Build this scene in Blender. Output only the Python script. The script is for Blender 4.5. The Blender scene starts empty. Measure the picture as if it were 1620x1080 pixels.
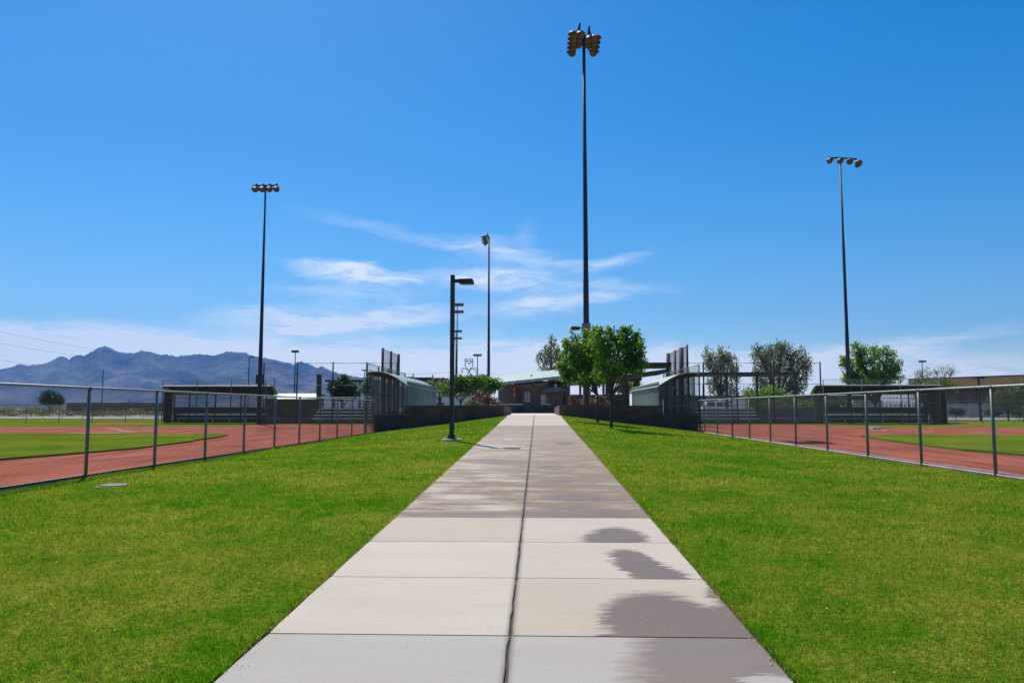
import bpy, math, random
import numpy as np
from mathutils import Vector, Matrix
random.seed(7); rng = np.random.default_rng(7)
S = bpy.context.scene
COL = S.collection
R = math.radians

# ------------------------------------------------------------------ camera
TH = math.atan(105/1200); YAW = math.atan(40/1200*math.cos(TH)); EYE = 1.6
cd = bpy.data.cameras.new('camera'); cam = bpy.data.objects.new('camera', cd); COL.objects.link(cam)
cd.sensor_width = 36; cd.lens = 36*1200/1620; cd.clip_start = 0.1; cd.clip_end = 20000
cam.location = (0, 0, EYE); cam.rotation_euler = (math.pi/2+TH, 0, YAW)
S.camera = cam

def P(px, py, Y):
    """world point seen at photo pixel px,py on the plane y=Y (used to survey the place)"""
    x = (px-810)/1200; y = (540-py)/1200
    d = (x, math.cos(TH)-y*math.sin(TH), math.sin(TH)+y*math.cos(TH))
    c, s = math.cos(YAW), math.sin(YAW)
    d = (c*d[0]-s*d[1], s*d[0]+c*d[1], d[2])
    t = Y/d[1]
    return Vector((d[0]*t, Y, EYE+d[2]*t))

# ------------------------------------------------------------------ light
SUN_EL, SUN_AZ = R(54), R(-25)          # azimuth from +Y towards +X
sd = Vector((math.sin(SUN_AZ)*math.cos(SUN_EL), math.cos(SUN_AZ)*math.cos(SUN_EL), math.sin(SUN_EL)))
sl = bpy.data.lights.new('sun', 'SUN'); sl.energy = 4.6; sl.angle = R(0.5); sl.color = (1.0, 0.93, 0.83)
so = bpy.data.objects.new('sun', sl); COL.objects.link(so)
so.rotation_euler = (-sd).to_track_quat('-Z', 'Y').to_euler(); so.location = (0, 0, 60)
S.view_settings.view_transform = 'Standard'; S.view_settings.look = 'None'
S.view_settings.gamma = 1; S.view_settings.exposure = 0.31

W = bpy.data.worlds.new('World'); S.world = W; W.use_nodes = True
def world():
    nt = W.node_tree; nt.nodes.clear(); N = nt.nodes.new; L = nt.links.new
    out = N('ShaderNodeOutputWorld'); bg = N('ShaderNodeBackground'); L(bg.outputs[0], out.inputs[0])
    sky = N('ShaderNodeTexSky'); sky.sky_type = 'NISHITA'; sky.sun_disc = False
    sky.sun_elevation = SUN_EL; sky.sun_rotation = SUN_AZ
    sky.air_density = 1.0; sky.dust_density = 0.35; sky.ozone_density = 3.0; sky.altitude = 200
    hs = N('ShaderNodeHueSaturation'); hs.inputs['Hue'].default_value = 0.500; hs.inputs['Saturation'].default_value = 1.50; hs.inputs['Value'].default_value = 1.05
    L(sky.outputs[0], hs.inputs['Color'])
    tc = N('ShaderNodeTexCoord'); sep = N('ShaderNodeSeparateXYZ'); L(tc.outputs['Generated'], sep.inputs[0])
    def M(op, a, b=None, c=None, clamp=False):
        m = N('ShaderNodeMath'); m.operation = op; m.use_clamp = clamp
        for i, v in enumerate((a, b, c)):
            if v is None: continue
            if isinstance(v, (int, float)): m.inputs[i].default_value = v
            else: L(v, m.inputs[i])
        return m.outputs[0]
    az = M('ARCTAN2', sep.outputs[0], sep.outputs[1]); el = M('ARCSINE', sep.outputs[2])
    # cirrus: directions in degrees, warped with stretched noise
    cmb = N('ShaderNodeCombineXYZ'); L(M('MULTIPLY', az, 57.3), cmb.inputs[0]); L(M('MULTIPLY', el, 57.3), cmb.inputs[1])
    mp = N('ShaderNodeMapping'); L(cmb.outputs[0], mp.inputs[0]); mp.inputs['Scale'].default_value = (0.12, 0.5, 1); mp.inputs['Rotation'].default_value = (0, 0, R(8))
    nz = N('ShaderNodeTexNoise'); nz.inputs['Scale'].default_value = 1.0; nz.inputs['Detail'].default_value = 6; nz.inputs['Roughness'].default_value = .55
    L(mp.outputs[0], nz.inputs['Vector'])
    wv = N('ShaderNodeVectorMath'); wv.operation = 'MULTIPLY_ADD'; L(nz.outputs['Color'], wv.inputs[0])
    wv.inputs[1].default_value = (7, 2.6, 0); L(cmb.outputs[0], wv.inputs[2])
    off = N('ShaderNodeVectorMath'); off.operation = 'SUBTRACT'; L(wv.outputs[0], off.inputs[0]); off.inputs[1].default_value = (3.5, 1.3, 0)
    mp2 = N('ShaderNodeMapping'); L(off.outputs[0], mp2.inputs[0]); mp2.inputs['Scale'].default_value = (0.30, 1.7, 1); mp2.inputs['Rotation'].default_value = (0, 0, R(4))
    fib = N('ShaderNodeTexNoise'); fib.inputs['Scale'].default_value = 1.0; fib.inputs['Detail'].default_value = 9; fib.inputs['Roughness'].default_value = .6
    L(mp2.outputs[0], fib.inputs['Vector'])
    fibv = M('MULTIPLY_ADD', fib.outputs[0], 3.4, -1.2, clamp=True)
    tot = None
    # px, py, half width px, half height px, rotation deg (clockwise positive in the photo), strength
    for (px, py, rx, ry, rot, s) in [(565,433,95,12,3,1.1),(480,508,150,22,-3,.8),(620,500,150,16,-6,.8),(745,437,110,15,0,.55),(870,483,110,13,-3,.6),
            (660,376,180,10,9,.17),(800,400,120,16,10,.3),(560,462,130,16,0,.35),(930,418,90,10,-8,.35),(240,548,300,26,2,1.0),(640,605,600,56,0,1.5),
            (1480,540,120,12,-8,.4),(828,378,22,26,30,.12),(840,450,150,30,8,.3),(1050,605,420,48,0,1.1),(1420,615,340,44,0,.8),(80,600,340,60,0,1.3),(1000,455,80,10,0,.25),
            (950,412,60,7,-6,.12),(880,600,260,46,0,.6),(540,580,140,26,5,.35),(1290,565,160,14,-4,.3),(750,545,60,26,-35,.3)]:
        d = P(px, py, 1000) - Vector((0, 0, EYE)); a = math.degrees(math.atan2(d.x, d.y)); e = math.degrees(math.atan2(d.z, math.hypot(d.x, d.y)))
        m = N('ShaderNodeMapping'); m.vector_type = 'TEXTURE'; L(off.outputs[0], m.inputs[0])
        m.inputs['Location'].default_value = (a, e, 0); m.inputs['Rotation'].default_value = (0, 0, R(-rot)); m.inputs['Scale'].default_value = (rx/20.9*1.25, ry/20.9*1.4, 1)
        g = N('ShaderNodeTexGradient'); g.gradient_type = 'SPHERICAL'; L(m.outputs[0], g.inputs[0])
        t = M('MULTIPLY', g.outputs['Fac'], s*1.9)
        tot = t if tot is None else M('ADD', tot, t)
    front = M('MULTIPLY', tot, M('MULTIPLY_ADD', fibv, 0.72, 0.24))
    fac = M('MINIMUM', front, 0.9)
    mx = N('ShaderNodeMix'); mx.data_type = 'RGBA'; L(fac, mx.inputs['Factor']); L(hs.outputs[0], mx.inputs['A'])
    mx.inputs['B'].default_value = (9.6, 9.9, 10.0, 1)
    L(mx.outputs['Result'], bg.inputs['Color']); bg.inputs['Strength'].default_value = 0.095
world()

# ------------------------------------------------------------------ materials
def NT(name):
    m = bpy.data.materials.new(name); m.use_nodes = True; nt = m.node_tree
    return m, nt, nt.nodes['Principled BSDF']
def mathn(nt, op, a, b=None, c=None, clamp=False):
    m = nt.nodes.new('ShaderNodeMath'); m.operation = op; m.use_clamp = clamp
    for i, v in enumerate((a, b, c)):
        if v is None: continue
        if isinstance(v, (int, float)): m.inputs[i].default_value = v
        else: nt.links.new(v, m.inputs[i])
    return m.outputs[0]
def noise(nt, scale, detail=4, rough=.5, vec=None, stretch=None, pos=True):
    n = nt.nodes.new('ShaderNodeTexNoise'); n.inputs['Scale'].default_value = scale; n.inputs['Detail'].default_value = detail; n.inputs['Roughness'].default_value = rough
    if vec is None:
        if pos: vec = nt.nodes.new('ShaderNodeNewGeometry').outputs['Position']
        else: vec = nt.nodes.new('ShaderNodeTexCoord').outputs['Object']
    if stretch:
        mp = nt.nodes.new('ShaderNodeMapping'); mp.inputs['Scale'].default_value = stretch; nt.links.new(vec, mp.inputs[0]); vec = mp.outputs[0]
    nt.links.new(vec, n.inputs['Vector']); return n.outputs['Fac']
def mixc(nt, fac, a, b):
    m = nt.nodes.new('ShaderNodeMix'); m.data_type = 'RGBA'
    if isinstance(fac, (int, float)): m.inputs['Factor'].default_value = fac
    else: nt.links.new(fac, m.inputs['Factor'])
    for k, v in (('A', a), ('B', b)):
        if isinstance(v, tuple): m.inputs[k].default_value = (*v[:3], 1)
        else: nt.links.new(v, m.inputs[k])
    return m.outputs['Result']
def ramp(nt, v, lo, hi):
    m = nt.nodes.new('ShaderNodeMapRange'); m.clamp = True; m.inputs['From Min'].default_value = lo; m.inputs['From Max'].default_value = hi
    nt.links.new(v, m.inputs['Value']); return m.outputs[0]
def bump(nt, b, h, strength, dist):
    n = nt.nodes.new('ShaderNodeBump'); n.inputs['Strength'].default_value = strength; n.inputs['Distance'].default_value = dist
    nt.links.new(h, n.inputs['Height']); nt.links.new(n.outputs[0], b.inputs['Normal'])
def plain(name, c, rough=.6, metal=0., var=.25, sc=3., bmp=0., stretch=None):
    m, nt, b = NT(name)
    n = noise(nt, sc, 5, .6, stretch=stretch)
    lo = tuple(x*(1-var) for x in c); hi = tuple(min(1, x*(1+var)) for x in c)
    nt.links.new(mixc(nt, ramp(nt, n, .3, .7), lo, hi), b.inputs['Base Color'])
    b.inputs['Roughness'].default_value = rough; b.inputs['Metallic'].default_value = metal
    if bmp: bump(nt, b, noise(nt, sc*6, 3), .5, bmp)
    return m

M = {}
M['pole'] = plain('dark_bronze_paint', (.022, .021, .027), .6, .0)
M['steel'] = plain('galvanised_steel', (.16, .165, .17), .5, .35, .25, 6)
M['railtop'] = plain('galvanised_pipe', (.32, .33, .34), .55, .4, .25, 6)
M['wire'] = plain('galvanised_wire', (.07, .072, .075), .7, 0, .15, 3)
M['darkwire'] = plain('dark_coated_wire', (.06, .065, .07), .5, .3)
M['green'] = plain('sage_metal', (.20, .27, .25), .5, .15, .14, 1.2)
M['greenroof'] = plain('pale_sage_roof', (.33, .405, .345), .5, .1, .1, .8)
M['darkgreen'] = plain('dark_green_steel', (.035, .055, .055), .5, .2)
M['soffit'] = plain('brown_soffit', (.075, .045, .035), .7, 0, .3, 2, stretch=(1, 8, 1))
M['alu'] = plain('bleacher_aluminium', (.62, .63, .65), .35, .6, .08, 4)
M['white'] = plain('white_paint', (.78, .78, .77), .45, 0, .05, 2)
M['black'] = plain('black_rubber', (.02, .02, .02), .7)
M['glass'] = plain('dark_glass', (.02, .025, .03), .08)
M['lens'] = plain('amber_lens', (.15, .105, .05), .3, .2, .3, 5)
M['visor'] = plain('lamp_housing', (.07, .07, .08), .6, .2)
M['bark'] = plain('bark', (.06, .045, .035), .9, 0, .35, 12, .01, stretch=(1, 1, .25))
M['palebark'] = plain('pale_bark', (.30, .26, .21), .9, 0, .3, 12, .01)
M['tan'] = plain('tan_fascia', (.42, .25, .10), .7, 0, .15, .4, stretch=(1, 1, 6))
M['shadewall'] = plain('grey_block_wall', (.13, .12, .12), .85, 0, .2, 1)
M['stucco'] = plain('pale_stucco', (.55, .56, .58), .8, 0, .08, .5)
M['ramada'] = plain('ramada_brown_steel', (.055, .038, .032), .6, .1)
M['red'] = plain('red_banner', (.45, .03, .03), .6)
M['yellowcap'] = plain('weathered_yellow_cap', (.38, .32, .14), .6)
M['signwhite'] = plain('sign_face', (.42, .42, .44), .5)
M['lidgrey'] = plain('worn_lid', (.20, .19, .18), .85, 0, .35, 12)
M['picket'] = plain('grey_green_pickets', (.12, .135, .135), .55, .1)
M['chalk'] = plain('chalk', (.75, .73, .70), .9, 0, .1, 8)
M['pink'] = plain('clay_stained_kerb', (.55, .40, .35), .85, 0, .18, 2.5)
M['kerb'] = plain('pale_concrete_kerb', (.48, .45, .42), .85, 0, .2, 3)
M['leaflitter'] = plain('dry_leaf', (.52, .40, .18), .8, 0, .5, 60)
M['teal'] = plain('teal_awning', (.07, .13, .15), .5, 0, .1, 1)

def brick_mat(name, c1, c2, mortar, sc=1.0):
    m, nt, b = NT(name)
    tc = nt.nodes.new('ShaderNodeNewGeometry'); sp = nt.nodes.new('ShaderNodeSeparateXYZ'); nt.links.new(tc.outputs['Position'], sp.inputs[0])
    cb = nt.nodes.new('ShaderNodeCombineXYZ'); nt.links.new(mathn(nt, 'ADD', sp.outputs[0], sp.outputs[1]), cb.inputs[0]); nt.links.new(sp.outputs[2], cb.inputs[1])
    br = nt.nodes.new('ShaderNodeTexBrick'); nt.links.new(cb.outputs[0], br.inputs['Vector'])
    br.inputs['Color1'].default_value = (*c1, 1); br.inputs['Color2'].default_value = (*c2, 1); br.inputs['Mortar'].default_value = (*mortar, 1)
    br.inputs['Scale'].default_value = sc; br.inputs['Brick Width'].default_value = .40; br.inputs['Row Height'].default_value = .20; br.inputs['Mortar Size'].default_value = .012
    nt.links.new(mixc(nt, ramp(nt, noise(nt, 1.2, 5), .35, .8), br.outputs['Color'], (c1[0]*.6, c1[1]*.6, c1[2]*.6)), b.inputs['Base Color'])
    b.inputs['Roughness'].default_value = .9
    bump(nt, b, br.outputs['Fac'], .4, -.01)
    return m
M['brick'] = brick_mat('brown_block', (.11, .060, .045), (.14, .080, .060), (.07, .048, .04))
M['bldg'] = brick_mat('building_block', (.16, .105, .088), (.20, .13, .105), (.11, .08, .07))

def leaf_mat(name, c1, c2, trans=.45, rough=.5):
    m, nt, b = NT(name)
    g = nt.nodes.new('ShaderNodeNewGeometry')
    col = mixc(nt, g.outputs['Random Per Island'], c1, c2)
    col = mixc(nt, ramp(nt, noise(nt, 1.3, 3), .4, .7), col, tuple(x*.75 for x in c1))
    nt.links.new(col, b.inputs['Base Color']); b.inputs['Roughness'].default_value = rough
    tr = nt.nodes.new('ShaderNodeBsdfTranslucent')
    tcol = nt.nodes.new('ShaderNodeMix'); tcol.data_type = 'RGBA'; tcol.blend_type = 'MULTIPLY'; tcol.inputs['Factor'].default_value = 1
    nt.links.new(col, tcol.inputs['A']); tcol.inputs['B'].default_value = (1.6, 1.9, .7, 1)
    nt.links.new(tcol.outputs['Result'], tr.inputs['Color'])
    ms = nt.nodes.new('ShaderNodeMixShader'); ms.inputs[0].default_value = trans
    nt.links.new(b.outputs[0], ms.inputs[1]); nt.links.new(tr.outputs[0], ms.inputs[2])
    nt.links.new(ms.outputs[0], nt.nodes['Material Output'].inputs['Surface'])
    return m
M['leaf_bright'] = leaf_mat('bright_leaf', (.065, .15, .010), (.20, .31, .03), .58)
M['leaf_mid'] = leaf_mat('mid_leaf', (.055, .115, .018), (.13, .20, .035), .5)
M['leaf_dark'] = leaf_mat('dark_leaf', (.020, .045, .014), (.04, .075, .022), .3)
M['leaf_lime'] = leaf_mat('lime_leaf', (.10, .18, .015), (.21, .29, .03), .52)
M['leaf_grey'] = leaf_mat('grey_green_leaf', (.085, .10, .055), (.19, .20, .12), .40)
M['leaf_olive'] = leaf_mat('olive_leaf', (.10, .12, .05), (.15, .16, .07), .35)
M['flower'] = leaf_mat('pink_blossom', (.20, .055, .07), (.15, .10, .06), .12)
M['scrub'] = leaf_mat('desert_scrub_leaf', (.12, .13, .06), (.20, .18, .10), .25)

def lawn_colour(nt, fine=True):
    """patchy short turf: green with straw-coloured worn patches"""
    a = noise(nt, .42, 5, .62, stretch=(.8, 1.0, 1)); c = noise(nt, 2.3, 6, .7); d = noise(nt, 9, 5, .7)
    v = mathn(nt, 'MULTIPLY_ADD', c, .8, mathn(nt, 'MULTIPLY', a, .8)); v = mathn(nt, 'MULTIPLY_ADD', d, .55, v)
    base = mixc(nt, ramp(nt, v, .92, 1.20), (.078, .255, .004), (.33, .345, .055))
    m = nt.nodes.new('ShaderNodeMix'); m.data_type = 'RGBA'; m.blend_type = 'MULTIPLY'; m.inputs['Factor'].default_value = 1
    nt.links.new(base, m.inputs['A']); nt.links.new(mixc(nt, ramp(nt, noise(nt, 22, 4, .75), .35, .68), (.42, .50, .4), (1.45, 1.36, 1.25)), m.inputs['B'])
    return m.outputs['Result']
def mk_lawn():
    m, nt, b = NT('turf_soil'); base = lawn_colour(nt)
    col = mixc(nt, ramp(nt, noise(nt, 60, 4, .7), .35, .75), base, (.035, .065, .004))
    nt.links.new(col, b.inputs['Base Color']); b.inputs['Roughness'].default_value = .9
    bump(nt, b, noise(nt, 90, 4, .7), .9, .02); b.inputs['Specular IOR Level'].default_value = .0
    return m
def mk_blade():
    m, nt, b = NT('grass_blade'); base = lawn_colour(nt)
    g = nt.nodes.new('ShaderNodeNewGeometry')
    r = g.outputs['Random Per Island']
    wn = nt.nodes.new('ShaderNodeTexWhiteNoise'); wn.noise_dimensions = '1D'; nt.links.new(r, wn.inputs['W'])
    dk = nt.nodes.new('ShaderNodeMix'); dk.data_type = 'RGBA'; dk.blend_type = 'MULTIPLY'; dk.inputs['Factor'].default_value = 1; nt.links.new(base, dk.inputs['A'])
    nt.links.new(mixc(nt, wn.outputs['Value'], (.5, .55, .4), (1.5, 1.4, 1.3)), dk.inputs['B']); col = dk.outputs['Result']
    col = mixc(nt, mathn(nt, 'MULTIPLY', ramp(nt, r, .88, .97), .8), col, (.42, .36, .12))
    nt.links.new(col, b.inputs['Base Color']); b.inputs['Roughness'].default_value = .7; b.inputs['Specular IOR Level'].default_value = .05
    tr = nt.nodes.new('ShaderNodeBsdfTranslucent')
    tcol = nt.nodes.new('ShaderNodeMix'); tcol.data_type = 'RGBA'; tcol.blend_type = 'MULTIPLY'; tcol.inputs['Factor'].default_value = 1
    nt.links.new(col, tcol.inputs['A']); tcol.inputs['B'].default_value = (1.4, 1.6, .7, 1); nt.links.new(tcol.outputs['Result'], tr.inputs['Color'])
    ms = nt.nodes.new('ShaderNodeMixShader'); ms.inputs[0].default_value = .42
    nt.links.new(b.outputs[0], ms.inputs[1]); nt.links.new(tr.outputs[0], ms.inputs[2]); nt.links.new(ms.outputs[0], nt.nodes['Material Output'].inputs['Surface'])
    return m
M['lawn'] = mk_lawn(); M['blade'] = mk_blade()
def mk_field():
    m, nt, b = NT('field_turf')
    v = mathn(nt, 'MULTIPLY_ADD', noise(nt, 1.2, 5, .6), .6, noise(nt, .22, 4, .6))
    col = mixc(nt, ramp(nt, v, .6, 1.05), (.075, .16, .004), (.22, .235, .022))
    nt.links.new(col, b.inputs['Base Color']); b.inputs['Roughness'].default_value = .9; bump(nt, b, noise(nt, 40, 3), .8, .03); b.inputs['Specular IOR Level'].default_value = .0
    return m
M['field'] = mk_field()
def mk_dirt():
    m, nt, b = NT('red_infield_clay')
    v = noise(nt, .8, 7, .7, stretch=(1.6, .25, 1)); w = noise(nt, 5, 6, .75)
    col = mixc(nt, ramp(nt, v, .36, .64), (.22, .048, .024), (.48, .145, .082))
    col = mixc(nt, ramp(nt, w, .45, .8), col, (.32, .10, .060))
    nt.links.new(col, b.inputs['Base Color']); b.inputs['Roughness'].default_value = .95; bump(nt, b, noise(nt, 25, 5, .7), .6, .03); b.inputs['Specular IOR Level'].default_value = .1
    return m
M['dirt'] = mk_dirt()
def mk_desert():
    m, nt, b = NT('desert_soil')
    v = noise(nt, .06, 8, .65)
    col = mixc(nt, ramp(nt, v, .35, .65), (.27, .19, .14), (.42, .34, .28))
    nt.links.new(col, b.inputs['Base Color']); b.inputs['Roughness'].default_value = .95
    return m
M['desert'] = mk_desert(); M['gravel'] = plain('pale_gravel', (.40, .33, .285), .95, 0, .2, 3)
def mk_mount(c1, c2, name):
    m, nt, b = NT(name)
    v = noise(nt, .006, 8, .65)
    nt.links.new(mixc(nt, ramp(nt, v, .35, .65), c1, c2), b.inputs['Base Color']); b.inputs['Roughness'].default_value = 1; b.inputs['Specular IOR Level'].default_value = 0
    bump(nt, b, noise(nt, .02, 6, .7), 1, 30)
    return m
M['mount'] = mk_mount((.055, .045, .045), (.27, .21, .17), 'mountain_rock')

def mk_concrete():
    m, nt, b = NT('broom_finished_concrete')
    g = nt.nodes.new('ShaderNodeNewGeometry'); pos = g.outputs['Position']
    sp = nt.nodes.new('ShaderNodeSeparateXYZ'); nt.links.new(pos, sp.inputs[0]); X, Y = sp.outputs[0], sp.outputs[1]
    def gate(v, lo, hi, soft=.004):
        a = nt.nodes.new('ShaderNodeMapRange'); a.clamp = True; a.inputs['From Min'].default_value = lo-soft; a.inputs['From Max'].default_value = lo+soft; nt.links.new(v, a.inputs['Value'])
        c = nt.nodes.new('ShaderNodeMapRange'); c.clamp = True; c.inputs['From Min'].default_value = hi+soft; c.inputs['From Max'].default_value = hi-soft; nt.links.new(v, c.inputs['Value'])
        return mathn(nt, 'MULTIPLY', a.outputs[0], c.outputs[0])
    # slab tint
    sid = mathn(nt, 'FLOOR', mathn(nt, 'DIVIDE', mathn(nt, 'SUBTRACT', Y, 5.09), 1.52)); side = mathn(nt, 'GREATER_THAN', X, -.18)
    wn = nt.nodes.new('ShaderNodeTexWhiteNoise'); wn.noise_dimensions = '2D'; cb = nt.nodes.new('ShaderNodeCombineXYZ')
    nt.links.new(sid, cb.inputs[0]); nt.links.new(side, cb.inputs[1]); nt.links.new(cb.outputs[0], wn.inputs['Vector'])
    base = mixc(nt, wn.outputs['Value'], (.49, .42, .325), (.575, .51, .415))
    grey = mathn(nt, 'SUBTRACT', 1.0, ramp(nt, Y, 5.07, 5.11))
    base = mixc(nt, mathn(nt, 'MULTIPLY', grey, .85), base, (.40, .385, .345))
    # broom streaks across the walk + blotches
    st = noise(nt, 1, 6, .7, vec=pos, stretch=(1.5, 34, 1)); base = mixc(nt, mathn(nt, 'MULTIPLY', ramp(nt, st, .35, .75), .22), base, (.33, .27, .235))
    bl = noise(nt, 1.1, 5, .6, vec=pos, stretch=(.7, 1.5, 1)); base = mixc(nt, mathn(nt, 'MULTIPLY', ramp(nt, bl, .45, .75), .38), base, (.38, .31, .26))
    ff = noise(nt, 120, 4, .7, vec=pos); base = mixc(nt, mathn(nt, 'MULTIPLY', ramp(nt, ff, .48, .70), .5), base, (.29, .25, .21))
    sp_ = noise(nt, 9, 6, .8, vec=pos); base = mixc(nt, mathn(nt, 'MULTIPLY', ramp(nt, sp_, .62, .75), .35), base, (.27, .23, .19))
    # warped coordinate for damp stains, streaky along the broom marks
    nz = nt.nodes.new('ShaderNodeTexNoise'); nz.inputs['Scale'].default_value = 1; nz.inputs['Detail'].default_value = 6; nz.inputs['Roughness'].default_value = .72
    mp = nt.nodes.new('ShaderNodeMapping'); mp.inputs['Scale'].default_value = (3.2, 15, 1); nt.links.new(pos, mp.inputs[0]); nt.links.new(mp.outputs[0], nz.inputs['Vector'])
    wa = nt.nodes.new('ShaderNodeVectorMath'); wa.operation = 'MULTIPLY_ADD'; nt.links.new(nz.outputs['Color'], wa.inputs[0]); wa.inputs[1].default_value = (.55, .26, 0); nt.links.new(pos, wa.inputs[2])
    wb = nt.nodes.new('ShaderNodeVectorMath'); wb.operation = 'SUBTRACT'; nt.links.new(wa.outputs[0], wb.inputs[0]); wb.inputs[1].default_value = (.275, .13, 0)
    def blob(cx, cy, rx, ry, rot=0, sharp=6):
        q = nt.nodes.new('ShaderNodeMapping'); q.vector_type = 'TEXTURE'; nt.links.new(wb.outputs[0], q.inputs[0])
        q.inputs['Location'].default_value = (cx, cy, 0); q.inputs['Rotation'].default_value = (0, 0, R(rot)); q.inputs['Scale'].default_value = (rx, ry, 50)
        gr = nt.nodes.new('ShaderNodeTexGradient'); gr.gradient_type = 'SPHERICAL'; nt.links.new(q.outputs[0], gr.inputs[0])
        return mathn(nt, 'MULTIPLY', gr.outputs['Fac'], sharp, clamp=True)
    def mx(*v):
        o = v[0]
        for k in v[1:]: o = mathn(nt, 'MAXIMUM', o, k)
        return o
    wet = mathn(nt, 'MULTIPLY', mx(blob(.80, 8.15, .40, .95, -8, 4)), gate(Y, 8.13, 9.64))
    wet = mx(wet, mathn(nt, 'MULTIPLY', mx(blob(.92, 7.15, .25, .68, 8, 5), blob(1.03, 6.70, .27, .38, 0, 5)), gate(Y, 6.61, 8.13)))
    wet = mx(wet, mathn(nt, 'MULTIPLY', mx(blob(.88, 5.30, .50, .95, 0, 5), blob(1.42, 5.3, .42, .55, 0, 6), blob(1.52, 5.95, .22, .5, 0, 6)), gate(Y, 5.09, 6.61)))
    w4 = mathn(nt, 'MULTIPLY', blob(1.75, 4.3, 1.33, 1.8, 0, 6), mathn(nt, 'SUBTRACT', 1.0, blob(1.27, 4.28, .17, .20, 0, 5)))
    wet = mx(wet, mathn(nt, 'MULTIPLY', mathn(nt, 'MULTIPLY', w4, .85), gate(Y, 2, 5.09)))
    wetclear = wet
    # far mottled damp stretch
    mo = noise(nt, 1, 7, .7, vec=pos, stretch=(1.0, 1.9, 1)); mo2 = noise(nt, 1, 5, .6, vec=pos, stretch=(.5, 3.2, 1))
    rgt = ramp(nt, X, -.9, .4)
    s = mathn(nt, 'ADD', mathn(nt, 'MULTIPLY', mo, .9), mathn(nt, 'MULTIPLY', mo2, .5)); s = mathn(nt, 'MULTIPLY_ADD', rgt, .12, s)
    far = mathn(nt, 'MULTIPLY', ramp(nt, s, .57, .80), gate(Y, 9.64, 24.9, .01))
    near = nt.nodes.new('ShaderNodeMapRange'); near.clamp = True; near.inputs['From Min'].default_value = 25; near.inputs['From Max'].default_value = 12; nt.links.new(Y, near.inputs['Value'])
    far = mathn(nt, 'MULTIPLY', far, mathn(nt, 'MULTIPLY_ADD', near.outputs[0], .30, .65))
    mid = mathn(nt, 'MULTIPLY', gate(Y, 24.9, 33.2, .02), mathn(nt, 'MULTIPLY_ADD', mo, .6, .30))
    dampc = mx(far, mid)
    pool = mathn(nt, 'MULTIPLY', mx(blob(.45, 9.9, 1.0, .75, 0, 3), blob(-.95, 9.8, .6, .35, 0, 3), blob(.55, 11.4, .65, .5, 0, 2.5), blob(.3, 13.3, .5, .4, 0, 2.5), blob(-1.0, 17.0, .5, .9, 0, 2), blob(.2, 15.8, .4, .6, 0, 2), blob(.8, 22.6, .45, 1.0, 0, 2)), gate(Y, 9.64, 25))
    base = mixc(nt, mathn(nt, 'MULTIPLY', dampc, .95), base, (.205, .145, .100))
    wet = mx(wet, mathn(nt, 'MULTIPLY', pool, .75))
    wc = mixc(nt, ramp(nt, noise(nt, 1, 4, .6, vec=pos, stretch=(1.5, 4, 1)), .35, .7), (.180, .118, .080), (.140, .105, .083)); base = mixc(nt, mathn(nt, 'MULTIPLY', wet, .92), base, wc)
    # dark seep beside the centre joint
    cj = mathn(nt, 'ABSOLUTE', mathn(nt, 'ADD', X, .18)); cjm = nt.nodes.new('ShaderNodeMapRange'); cjm.clamp = True; cjm.inputs['From Min'].default_value = .045; cjm.inputs['From Max'].default_value = .012; nt.links.new(cj, cjm.inputs['Value'])
    base = mixc(nt, mathn(nt, 'MULTIPLY', cjm.outputs[0], .6), base, (.13, .115, .10))
    nt.links.new(base, b.inputs['Base Color'])
    rg = nt.nodes.new('ShaderNodeMapRange'); rg.inputs['To Min'].default_value = .85; rg.inputs['To Max'].default_value = .42; nt.links.new(wet, rg.inputs['Value']); nt.links.new(rg.outputs[0], b.inputs['Roughness'])
    b.inputs['Specular IOR Level'].default_value = .22
    bump(nt, b, mathn(nt, 'ADD', st, mathn(nt, 'MULTIPLY', ff, .8)), .6, .005)
    return m
M['concrete'] = mk_concrete()
M['plaza'] = plain('plaza_concrete', (.60, .52, .48), .85, 0, .1, .6)
M['joint'] = plain('joint_soil', (.075, .06, .045), .95, 0, .5, 30)

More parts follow.
